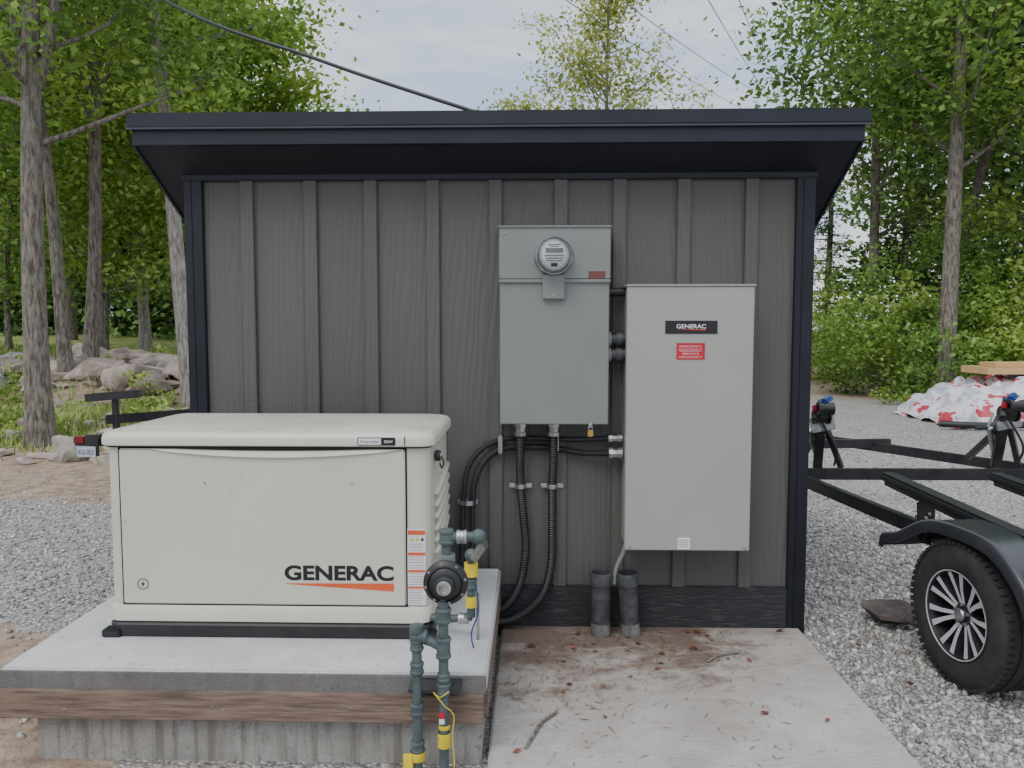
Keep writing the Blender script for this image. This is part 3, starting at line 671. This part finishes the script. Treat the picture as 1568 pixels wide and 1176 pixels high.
# ------------------------------------------------------------------ generator
gen=empty('standby_generator')
GX0,GX1,GY0,GY1=-1.632,-.384,2.862,3.49
loft('base_tray',GX0-.006,GX1+.006,GY0-.014,GY1+.01,.05,[(.301,.006),(.307,0),(.348,0),(.36,.012)],BLACKPL,gen)
for x in (GX0-.02,GX1-.05): box('foot_bracket',x,x+.07,GY0-.025,GY0+.03,.302,.33,BLACKPL,gen,.004)
loft('lower_rail',GX0-.002,GX1+.002,GY0-.012,GY1+.002,.05,[(.358,.010),(.364,0),(.414,0),(.424,.006)],CREAM,gen)
loft('body',GX0,GX1,GY0,GY1,.05,[(.42,.002),(1.044,.002)],CREAM,gen)
box('panel_gap',-1.574,-.472,GY0-.002,GY0+.01,.4245,1.040,DARKGAP,gen,0)
box('front_panel',-1.568,-.478,GY0-.010,GY0+.004,.430,1.031,CREAM,gen,.005,3)
loft('lid',GX0-.016,GX1+.018,GY0-.024,GY1+.012,.06,[(1.042,.006),(1.046,0),(1.070,0),(1.082,.004),(1.092,.014),(1.097,.032),(1.099,.06),(1.104,.075),(1.108,.2)],CREAM,gen)
loft('lid_seal',GX0-.004,GX1+.004,GY0-.010,GY1,.05,[(1.036,0),(1.0425,0)],DARKGAP,gen)
V=[];F=[];n=24; xa,xb=-1.45,-.495
for i in range(n+1):
    t=i/n; x=xa+(xb-xa)*t; s=math.sin(math.pi*t)**.8
    V+= [(x,GY0-.0115,1.032),(x,GY0-.016-.006*s,1.031-.030*s),(x,GY0-.0105,1.030-.036*s)]
for i in range(n):
    a=i*3; F+=[(a,a+3,a+4,a+1),(a+1,a+4,a+5,a+2)]
mesh('handle_lip',V,F,CREAM,gen,True,60)
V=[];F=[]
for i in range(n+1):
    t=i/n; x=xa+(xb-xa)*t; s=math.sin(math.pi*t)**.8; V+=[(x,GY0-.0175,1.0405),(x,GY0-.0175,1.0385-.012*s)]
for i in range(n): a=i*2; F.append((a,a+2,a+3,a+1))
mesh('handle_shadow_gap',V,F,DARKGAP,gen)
box('lid_seam',-.4765,-.4735,GY0-.0255,GY0-.022,1.046,1.083,DARKGAP,gen,0)
for i in range(6):
    z=.60+i*.047
    V,F=tube_vf([(GX1+.002,2.98,z),(GX1+.005,3.0,z+.004),(GX1+.006,3.2,z+.03),(GX1+.005,3.38,z+.05),(GX1+.001,3.40,z+.052)],[.004,.014,.017,.014,.004],10)
    mesh('side_louver_%d'%i,V,F,CREAM,gen,True,60)
box('side_panel_gap',GX1-.001,GX1+.0012,3.44,3.443,.43,1.03,DARKGAP,gen,0)
disc('lid_lock',(GX1+.003,3.0,.985),(1,0,0),.022,.02,BLACKPL,gen,20)
disc('lid_lock_core',(GX1+.02,3.0,.985),(1,0,0),.010,.006,STEEL,gen,16)
tube('lock_ring',smoothpath([(GX1+.025,3.0,.985),(GX1+.035,3.0,.96),(GX1+.028,3.0,.935),(GX1+.02,3.0,.955)],.006),.003,BLACKPL,gen,8)
box('model_badge',-.652,-.510,GY0-.028,GY0-.023,1.049,1.079,INK,gen,.002)
box('badge_white',-.648,-.563,GY0-.0292,GY0-.0275,1.052,1.076,WHITE,gen,.0008)
text('badge_text','Guardian',-.641,-.569,1.059,1.069,GY0-.030,INK,gen,.0)
text('badge_text_kw','22kW',-.552,-.519,1.059,1.069,GY0-.0288,WHITE,gen,.012)
FP=GY0-.0105
text('logo_text','GENERAC',-.942,-.524,.527,.586,FP-.0006,INK,gen,.035)
mesh('logo_stripe',[(-.937,FP-.0005,.513),(-.524,FP-.0005,.4865),(-.524,FP-.0005,.518),(-.937,FP-.0005,.5155)],[(0,1,2,3)],ORANGE,gen)
lathe('hazard_ring',[(0,.019),(.001,.019),(.001,.0215),(0,.0215)],(-1.49,FP,.508),(0,-1,0),INK,gen,32)
hx,hz=-1.49+1.465,.508-.527
mesh('hazard_bolt',[(a+hx,FP-.001,b+hz) for a,b in ((-1.461,.540),(-1.473,.525),(-1.466,.526),(-1.470,.513),(-1.457,.530),(-1.464,.529))],[(0,1,2,3,4,5)],INK,gen)
disc('bolt_dot',(-1.24,FP,.90),(0,-1,0),.003,.001,INK,gen,8)
lx0,lx1=-.468,-.41
GP_=M('grey_print',(.3,.3,.3),.6)
box('warning_label',lx0-.004,lx1+.008,GY0-.004,GY0-.0005,.432,.728,WHITE,gen,.001)
for z0,z1 in ((.705,.722),(.625,.637),(.56,.569),(.497,.505)): box('label_orange',lx0-.002,lx1+.006,GY0-.0048,GY0-.0035,z0,z1,ORANGE,gen,0)
for z in list(np.linspace(.44,.49,6))+list(np.linspace(.511,.553,5))+list(np.linspace(.576,.618,5))+list(np.linspace(.645,.668,3)):
    box('label_print',lx0,lx1+random.uniform(-.01,.004),GY0-.0046,GY0-.0038,z,z+.0025,GP_,gen,0)
for i in range(3):
    x=lx0+.006+i*.02; mesh('warning_triangle',[(x,GY0-.0052,.682),(x+.014,GY0-.0052,.682),(x+.007,GY0-.0052,.697)],[(0,1,2)],YELLOW if i<2 else INK,gen)

# ------------------------------------------------------------------ gas piping
gp=empty('gas_regulator_piping')
PY=2.475
def pipe(pts,r=.0165,mt=GASPIPE): return tube('pipe',pts,r,mt,gp,16)
def coupl(p,ax,r=.024,ln=.04,mt=GASPIPE):
    d=Vector(ax).normalized(); lathe('coupling',[(-ln/2,.001),(-ln/2,r*.9),(-ln/2+.004,r),(-ln/2+.01,r),(-ln/2+.012,r*.9),(ln/2-.012,r*.9),(ln/2-.01,r),(ln/2-.004,r),(ln/2,r*.9),(ln/2,.001)],p,d,mt,gp,16)
xA,xB=-.381,-.292
pipe([(xA,PY,-.05),(xA,PY,.44)]); pipe([(xB,PY,-.05),(xB,PY,.60)])
for z in (.09,.22,.36,.44): coupl((xA,PY,z),(0,0,1))
elbow('elbow',(xA,PY,.465),GASPIPE,gp,.024); coupl((xA+.02,PY,.465),(1,0,0),.024,.03)
pipe([(xA,PY,.465),(xA+.05,PY,.45),(xB,PY,.43)])
coupl((xB,PY,.43),(0,0,1),.026,.07); coupl((xB,PY,.29),(0,0,1)); coupl((xB,PY,.33),(0,0,1),.022,.03)
coupl((xB,PY,.54),(0,0,1),.027,.05)
disc('pipe_cap',(xA,PY,.48),(0,0,1),.024,.025,GASPIPE,gp,16)
rc=(xB+.008,PY+.01,.648)
lathe('regulator_diaphragm',[(-.03,.001),(-.03,.035),(-.02,.06),(-.004,.071),(0,.074),(.008,.074),(.012,.068),(.020,.058),(.028,.05),(.032,.035),(.055,.032),(.06,.028),(.06,.001)],rc,(0,-1,0),BLACKPL,gp,48)
for r0 in (.045,.058): lathe('regulator_rib',[(.02,r0-.003),(.029,r0),(.02,r0+.003)],rc,(0,-1,0),BLACKPL,gp,48)
for i in range(8):
    a=i*math.pi/4+.2; disc('regulator_bolt',(rc[0]+.066*math.cos(a),rc[1]-.01,rc[2]+.066*math.sin(a)),(0,-1,0),.005,.006,STEEL,gp,8)
lathe('regulator_cap',[(.06,.001),(.06,.024),(.066,.024),(.067,.015),(.061,.014),(.061,.001)],rc,(0,-1,0),STEEL,gp,32)
tube('regulator_body',[(xB+.006,PY+.05,.58),(xB+.006,PY+.05,.73)],.03,GREYBOX,gp,16)
pipe([(xB+.006,PY+.05,.71),(xB+.006,PY+.05,.79)]); coupl((xB+.006,PY+.05,.79),(0,0,1),.026,.05)
pipe([(xB+.006,PY+.05,.79),(-.185,PY+.07,.785)]); coupl((-.235,PY+.06,.787),(1,0,0),.024,.035,STEEL)
elbow('elbow',(-.18,PY+.07,.785),GASPIPE,gp,.026)
pipe([(-.18,PY+.07,.785),(-.17,PY+.2,.72),(-.21,PY+.3,.645)],.017,STEEL); 
pipe([(-.23,PY+.38,.63),(-.23,PY+.38,.39)],.016)
elbow('elbow',(-.228,PY+.36,.635),GASPIPE,gp,.025)
tube('shutoff_valve',[(-.23,PY+.38,.60),(-.23,PY+.38,.55)],.026,YELLOW,gp,12)
tube('tag',[(-.23,PY+.38,.47),(-.23,PY+.38,.43)],.022,YELLOW,gp,12)
coupl((-.23,PY+.38,.52),(0,0,1),.023,.04); pipe([(-.23,PY+.38,.39),(-.30,PY+.40,.375),(-.39,PY+.41,.375)],.015)
coupl((-.26,PY+.39,.38),(1,0,0),.022,.04,STEEL)
tube('tracer_wire_blue',smoothpath([(-.21,PY+.34,.53),(-.20,PY+.33,.43),(-.225,PY+.32,.35),(-.215,PY+.3,.302)],.02),.003,BLUE,gp,6)
tube('small_steel_tube',[(-.205,PY+.38,.48),(-.205,PY+.38,.30)],.006,STEEL,gp,8)
for (x,z,h,r) in ((xB,.115,.05,.021),(xB+.001,.16,.015,.0185),(xA,.06,.03,.026)):
    lathe('yellow_band',[(-h/2,r),(-h/2+.002,r+.001),(h/2,r)],(x,PY,z),(0,0,1),YELLOW,gp,16)
tube('yellow_tape_tail',smoothpath([(xB+.02,PY-.02,.29),(xB-.01,PY-.025,.27),(xB-.03,PY-.03,.29),(xB+.01,PY-.03,.24),(xB+.035,PY-.02,.21),(xB+.03,PY-.02,.13),(xB+.035,PY-.02,.03),(xB,PY-.025,-.02)],.015),.0018,YELLOW,gp,6)
box('tape_flap',xA-.045,xA-.012,PY-.026,PY-.018,.01,.075,YELLOW,gp,.003)
box('pipe_clamp',xA-.03,xB+.055,PY-.006,PY+.09,.275,.285,BLACKPNT,gp,.002)
box('pipe_label_red',xB-.014,xB+.004,PY-.0185,PY-.015,.195,.215,RED,gp,.001); box('pipe_label_white',xB-.014,xB+.004,PY-.0185,PY-.015,.175,.193,WHITE,gp,.001)

# ------------------------------------------------------------------ boat trailer (right)
bt=empty('boat_trailer')
def bm_(a,b,w=.05,h=.075,mt=BLACKPNT,nm='frame_rail'): return beam(nm,a,b,w,h,mt,bt)
bm_((2.16,2.2,.44),(2.04,4.0,.44)); bm_((2.04,4.0,.44),(1.80,5.6,.46)); bm_((1.80,5.6,.46),(1.2,8.6,.46))
bm_((3.95,2.0,.46),(3.75,5.5,.46)); bm_((3.75,5.5,.46),(1.5,8.8,.50)); 
bm_((1.88,5.25,.50),(3.78,5.25,.50),nm='cross_member'); bm_((2.05,3.9,.40),(3.85,3.95,.40),nm='cross_member_b')
bm_((1.95,6.6,.50),(3.1,6.7,.50),nm='cross_member_c')
bm_((2.0,3.35,.30),(4.2,3.42,.30),.06,.06,nm='axle')
for x in (2.02,2.62,3.12,3.75):
    beam('bunk',(x+.02,2.35,.60),(x-.02,4.35,.66),.09,.045,BLACKPL,bt,.012)
    beam('bunk_board',(x+.02,2.4,.57),(x-.02,4.3,.63),.07,.03,BLACKPNT,bt,.004)
    for y in (2.7,3.95):
        bm_((x+.01,y,.42),(x,y,.60),.09,.012,nm='bunk_bracket')
        for k in range(3): disc('bracket_bolt',(x-.02+.018*k,y-.008,.50+.02*k),(0,-1,0),.009,.006,STEEL,bt,8)
for (x,y) in ((2.035,4.0),(1.83,5.3),(3.76,5.3),(2.09,3.0)):
    box('frame_gusset',x-.06,x+.08,y-.05,y+.05,.40,.408,BLACKPNT,bt,.002)
    for dx in (-.03,.03): disc('u_bolt_nut',(x+dx,y,.505),(0,0,1),.011,.012,STEEL,bt,6)
def wheel(cx,cy,cz,ang,flip=1):
    a=R(ang); ax=Vector((-math.cos(a),-math.sin(a),0))*flip; o=Vector((cx,cy,cz))
    lathe('tire',[(-.10,.19),(-.105,.22),(-.10,.275),(-.088,.298),(-.07,.307),(-.052,.309),(-.05,.302),(-.044,.302),(-.042,.31),(-.004,.311),(-.003,.303),(.003,.303),(.004,.311),(.042,.31),(.044,.302),(.05,.302),(.052,.309),(.07,.307),(.088,.298),(.10,.275),(.106,.25),(.106,.22),(.098,.195),(.09,.188)],o,ax,RUBBER,bt,72,True,30)
    u=Vector((0,0,1)); w_=ax.cross(u); VV=[];FF=[]
    for k in range(60):
        th=2*math.pi*k/60
        for sgn in (-1,1):
            rd=(u*math.cos(th)+w_*math.sin(th)); tg=ax.cross(rd); c=o+rd*.3035+ax*.078*sgn; b0=len(VV)
            VV+=[c+ax*(.018*i)+tg*(.010*j)+rd*(.007*kk) for i in (-1,1) for j in (-1,1) for kk in (-1,1)]
            FF+=[tuple(b0+q for q in f) for f in [(0,1,3,2),(4,6,7,5),(0,4,5,1),(2,3,7,6),(1,5,7,3),(0,2,6,4)]]
    mesh('tread_blocks',VV,FF,RUBBER,bt)
    lathe('rim_lip',[(.085,.190),(.098,.192),(.102,.186),(.098,.180),(.07,.172),(.02,.168),(-.09,.17)],o,ax,BLACKPNT,bt,64)
    lathe('rim_bead',[(.0985,.186),(.1035,.1885),(.1035,.1845),(.098,.183)],o,ax,RIMSIL,bt,64)
    lathe('rim_back',[(.0,.168),(-.01,.08),(-.01,.001)],o,ax,DARKGAP,bt,48)
    def P(r,th,d): return o+ax*d+(u*math.cos(th)+w_*math.sin(th))*r
    for k in range(7):
        t0=2*math.pi*k/7+.12
        for s in (-1,1):
            V=[]
            for (r,th,d,hw) in ((.042,t0+s*.16,.062,.008),(.11,t0+s*.16,.078,.009),(.180,t0+s*.20,.092,.013)):
                dth=hw/r; V+=[P(r,th-dth,d),P(r,th+dth,d),P(r,th+dth*1.5,d-.04),P(r,th-dth*1.5,d-.04)]
            mesh('spoke_face',V,[(0,1,5,4),(4,5,9,8)],RIMSIL,bt)
            mesh('spoke_side',V,[(0,4,7,3),(4,8,11,7),(1,2,6,5),(5,6,10,9)],BLACKPNT,bt)
    lathe('hub',[(.0,.052),(.06,.05),(.066,.046),(.066,.034),(.060,.03),(.078,.027),(.084,.022),(.084,.001)],o,ax,BLACKPNT,bt,32)
    lathe('hub_cap',[(.078,.0275),(.086,.024),(.088,.001)],o,ax,STEEL,bt,24)
    for k in range(5): disc('lug_nut',P(.04,k*1.2566,.064),ax,.007,.012,STEEL,bt,6)
wheel(1.90,3.26,.270,8)
wheel(4.15,3.4,.270,8,-1)
FEND=M('fender_plastic',(.02,.022,.028),.3,0,(.035,.036,.04),4)
def fender(cx,cy,cz,ang):
    a=R(ang); ax=Vector((-math.cos(a),-math.sin(a),0)); fw=Vector((-math.sin(a),math.cos(a),0)); o=Vector((cx,cy,cz)); Z_=Vector((0,0,1))
    pts=[(-.47,-.02),(-.46,.07),(-.40,.20),(-.30,.30),(-.20,.355),(-.1,.372),(.1,.372),(.22,.355),(.33,.30),(.43,.235),(.52,.215),(.56,.20),(.565,.14)]
    cr=[(-.13,-.05),(-.128,-.006),(-.118,.004),(-.10,.006),(-.09,.0),(.09,.0),(.10,.006),(.118,.004),(.128,-.006),(.13,-.05)]
    V=[];F=[];n=len(cr)
    for i,(s,h) in enumerate(pts):
        s0,h0=pts[max(0,i-1)]; s1,h1=pts[min(len(pts)-1,i+1)]; t=Vector((s1-s0,h1-h0)).normalized(); nn=Vector((-t.y,t.x))
        for (wd,up) in cr: V.append(o+ax*(wd)+fw*(s+nn.x*up)+Z_*(h+nn.y*up))
    for i in range(len(pts)-1):
        for k in range(n-1): F.append((i*n+k,i*n+k+1,(i+1)*n+k+1,(i+1)*n+k))
    ob=mesh('fender',V,F,FEND,bt,True,50)
    md=ob.modifiers.new('sub','SUBSURF'); md.levels=1; md.render_levels=2
    md=ob.modifiers.new('sol','SOLIDIFY'); md.thickness=.006
fender(1.92,3.26,.275,8)
fender(4.13,3.4,.275,8)
def winch(x,y,z0):
    beam('winch_post',(x+.10,y-.05,z0),(x+.05,y-.25,z0+.50),.06,.05,BLACKPNT,bt)
    beam('winch_brace',(x+.10,y+.30,z0),(x+.07,y-.16,z0+.30),.04,.04,BLACKPNT,bt)
    beam('winch_arm',(x+.10,y-.05,z0+.30),(x-.02,y-.34,z0+.42),.05,.06,BLACKPNT,bt)
    beam('winch_brace_b',(x+.28,y-.02,z0),(x+.08,y-.2,z0+.36),.035,.035,BLACKPNT,bt)
    beam('winch_plate',(x-.03,y-.26,z0+.33),(x+.13,y-.26,z0+.36),.02,.10,STEEL,bt)
    lathe('winch_drum',[(-.05,.001),(-.05,.055),(-.04,.055),(-.038,.03),(.038,.03),(.04,.055),(.05,.055),(.05,.001)],(x+.03,y-.29,z0+.40),(1,0,0),BLACKPNT,bt,24)
    lathe('winch_strap',[(-.03,.03),(-.03,.045),(.03,.045),(.03,.03)],(x+.03,y-.29,z0+.40),(1,0,0),BLACKPL,bt,24)
    beam('blue_cap',(x+.04,y-.28,z0+.49),(x+.12,y-.2,z0+.52),.06,.04,BLUE,bt,.015)
    box('red_hook',x-.05,x-.02,y-.36,y-.33,z0+.44,z0+.48,RED,bt,.006)
    lathe('bow_roller',[(-.05,.02),(-.05,.045),(0,.03),(.05,.045),(.05,.02)],(x+.02,y-.38,z0+.46),(1,0,0),BLACKPL,bt,20)
    beam('crank_arm',(x-.04,y-.24,z0+.40),(x-.09,y-.26,z0+.30),.018,.008,STEEL,bt,.002)
    tube('crank_grip',[(x-.09,y-.26,z0+.30),(x-.17,y-.26,z0+.30)],.013,BLACKPL,bt,10)
    tube('jack_tube',[(x+.16,y+.02,z0-.05),(x+.02,y-.10,z0+.28)],.02,STEEL,bt,12)
    tube('strap_tail',smoothpath([(x+.03,y-.3,z0+.36),(x+.13,y-.3,z0+.18),(x+.16,y-.2,z0+.05)],.04),.008,BLACKPL,bt,6)
winch(1.92,5.5,.50); winch(3.16,5.5,.52)

def rock(name,c,s,seed,mat,parent=None,sub=3):
    bm=bmesh.new(); bmesh.ops.create_icosphere(bm,subdivisions=sub,radius=1); rg=np.random.default_rng(seed); ph=rg.uniform(0,6,6)
    dirs=rg.normal(size=(9,3)); dirs/=np.linalg.norm(dirs,axis=1)[:,None]; cut=rg.uniform(.42,.8,9)
    for v in bm.verts:
        p=v.co.copy()
        for d,k in zip(dirs,cut):
            dd=p.dot(Vector(d)); 
            if dd>k: p-=Vector(d)*(dd-k)
        p*=1+.05*math.sin(p.x*7+ph[0])*math.sin(p.y*6+ph[1])
        v.co=Vector((p.x*s[0]+c[0],p.y*s[1]+c[1],p.z*s[2]+c[2]))
    me=bpy.data.meshes.new(name); bm.to_mesh(me); bm.free(); return finish(bpy.data.objects.new(name,me),mat,parent,True,16)
rock('stone_wheel_chock',(1.84,3.93,.02),(.17,.12,.075),3,DARKROCK)
rp=empty('rock_ledge')
rr=np.random.default_rng(21)
for i in range(60):
    x=-8.9+rr.uniform(0,3.5); y=11.4+rr.uniform(0,3.6); s=rr.uniform(.15,.48)
    rock('rock_%d'%i,(x,y,float(H(x,y))+s*.25),(s*rr.uniform(.9,1.7),s,s*rr.uniform(.4,.75)),30+i,ROCK if i%4 else ROCKG,rp,3)
for i in range(18):
    x=-12.5+rr.uniform(0,3.6); y=11.6+rr.uniform(0,3); s=rr.uniform(.3,.6)
    rock('slab_rock_%d'%i,(x,y,float(H(x,y))+s*.15),(s*1.5,s,s*.35),190+i,ROCKG,rp,3)
rock('boulder',(-6.45,12.0,.72),(.36,.3,.36),77,ROCK)
rock('boulder',(-5.35,8.7,.12),(.24,.2,.22),78,M('pale_stone',(.42,.40,.35),.9,0,(.27,.26,.21),6,bmp=.5,bs=20,bd=.02))
sr=empty('scattered_rocks')
for i in range(60):
    x=-3.6-rr.uniform(0,5.2); y=8.3+rr.uniform(0,3.8); s=rr.uniform(.05,.2)
    rock('small_rock_%d'%i,(x,y,float(H(x,y))+.02),(s*1.3,s*.8,s*.6),400+i,ROCK,sr,2)

# ------------------------------------------------------------------ left trailer
lt=empty('utility_trailer')
def b2(nm,a,b,w,h,mt=BLACKPNT): return beam(nm,a,b,w,h,mt,lt)
b2('bunk_pad',(-4.06,6.9,.86),(-3.58,6.9,.90),.10,.07,BLACKPL)
b2('bunk_post',(-3.83,6.95,.45),(-3.83,6.95,.86),.05,.05)
b2('frame_rail',(-3.9,6.9,.66),(-2.2,8.2,.70),.06,.08); b2('frame_rail_low',(-3.95,6.9,.46),(-2.0,8.1,.46),.06,.08)
b2('rear_cross',(-4.15,6.85,.46),(-3.4,6.85,.46),.06,.06)
DRED=M('tail_light_red',(.22,.012,.015),.3)
box('tail_light',-4.14,-4.04,6.78,6.83,.455,.515,DRED,lt,.008); box('light_housing',-4.04,-3.9,6.79,6.85,.43,.53,BLACKPNT,lt,.006)
box('license_plate',-4.10,-3.93,6.77,6.776,.335,.43,M('plate_white',(.5,.52,.56),.5),lt,.002)
text('plate_text','KG2 0DZ',-4.085,-3.945,.36,.40,6.768,BLUE,lt,.0)
box('plate_bracket',-3.95,-3.91,6.78,6.80,.34,.50,BLACKPNT,lt,.003)
lathe('trailer_wheel',[(-.09,.1),(-.09,.25),(-.07,.3),(.07,.3),(.09,.25),(.09,.1),(.07,.09),(.07,.001)],(-3.0,8.1,.28),(1,0,0),RUBBER,lt,40)

# ------------------------------------------------------------------ tarp pile
tp=empty('tarp_covered_lumber_pile')
V=[];F=[];nx_,ny_=60,26
rg=np.random.default_rng(44)
for i in range(nx_):
    for j in range(ny_):
        x=6.55+4.3*i/(nx_-1); y=12.0+2.0*j/(ny_-1); e=min(i/7,(nx_-1-i)/6,j/4.,(ny_-1-j)/4.,1); e=max(0,e)**.6
        z=float(H(x,y))+.03+e*(.44+.32*min(1,i/26))+.05*math.sin(x*9+y*4)*e+.035*math.sin(x*17-y*11)
        V.append((x+.05*math.sin(y*13),y+.05*math.sin(x*11),z+rg.normal()*.012))
for i in range(nx_-1):
    for j in range(ny_-1): a=i*ny_+j; F.append((a,a+ny_,a+ny_+1,a+1))
m,nt,b=nodes_of('white_red_tarp'); ns_=noise(nt,pos(nt,(1,1,2)),3.1,3,.5,.6); c=ramp(nt,ns_,[(.43,(.42,.42,.46)),(.45,(.64,.62,.64)),(.56,(.64,.62,.64)),(.58,(.45,.035,.06))]); L(nt,c,b.inputs['Base Color']); b.inputs['Roughness'].default_value=.4; bump(nt,b,noise(nt,pos(nt),7,4),.6,.05)
mesh('tarp',V,F,m,tp,True,180)
for k in range(4): box('lumber_%d'%k,7.35,10.6,12.6+k*.2,12.78+k*.2,.76,.87,LUMBER2,tp,.004)
box('lumber_top',7.5,10.8,12.65,13.1,.872,.95,LUMBER2,tp,.004)
tube('black_hose',smoothpath([(6.3,12.0,0.03),(6.8,11.8,.03),(7.3,11.7,.05),(8.0,11.75,.03)],.1),.05,BLACKPL,tp,8)

# ------------------------------------------------------------------ wires & pole
tube('overhead_cable',smoothpath([(-8.5,12.5,8.4),(-3.63,7.5,4.68),(-1.8,6.5,3.72),(-.12,5.66,2.95)],.25),.015,BLACKPL,None,8)
up=empty('utility_pole')
tube('pole',[(14.6,45,0),(14.4,45,14.3)],[.16,.11],BARK,up,12)
beam('crossarm',(13.9,45,14.0),(14.9,45,14.0),.1,.12,BARK,up)
ow=empty('overhead_power_lines')
WG=M('wire_grey',(.14,.14,.15),.6)
def wire(a,b,sag):
    a=Vector(a);b=Vector(b); tube('wire',[a.lerp(b,t)-Vector((0,0,sag*4*t*(1-t))) for t in np.linspace(0,1,20)],.009,WG,ow,6)
wire((14.0,45,14.1),(2.4,13,7.6),.3); wire((14.4,45,14.3),(2.9,13,7.9),.3); wire((14.8,45,14.1),(1.7,14.5,7.4),.3); wire((14.4,45,13.0),(.2,13.5,7.3),.3)
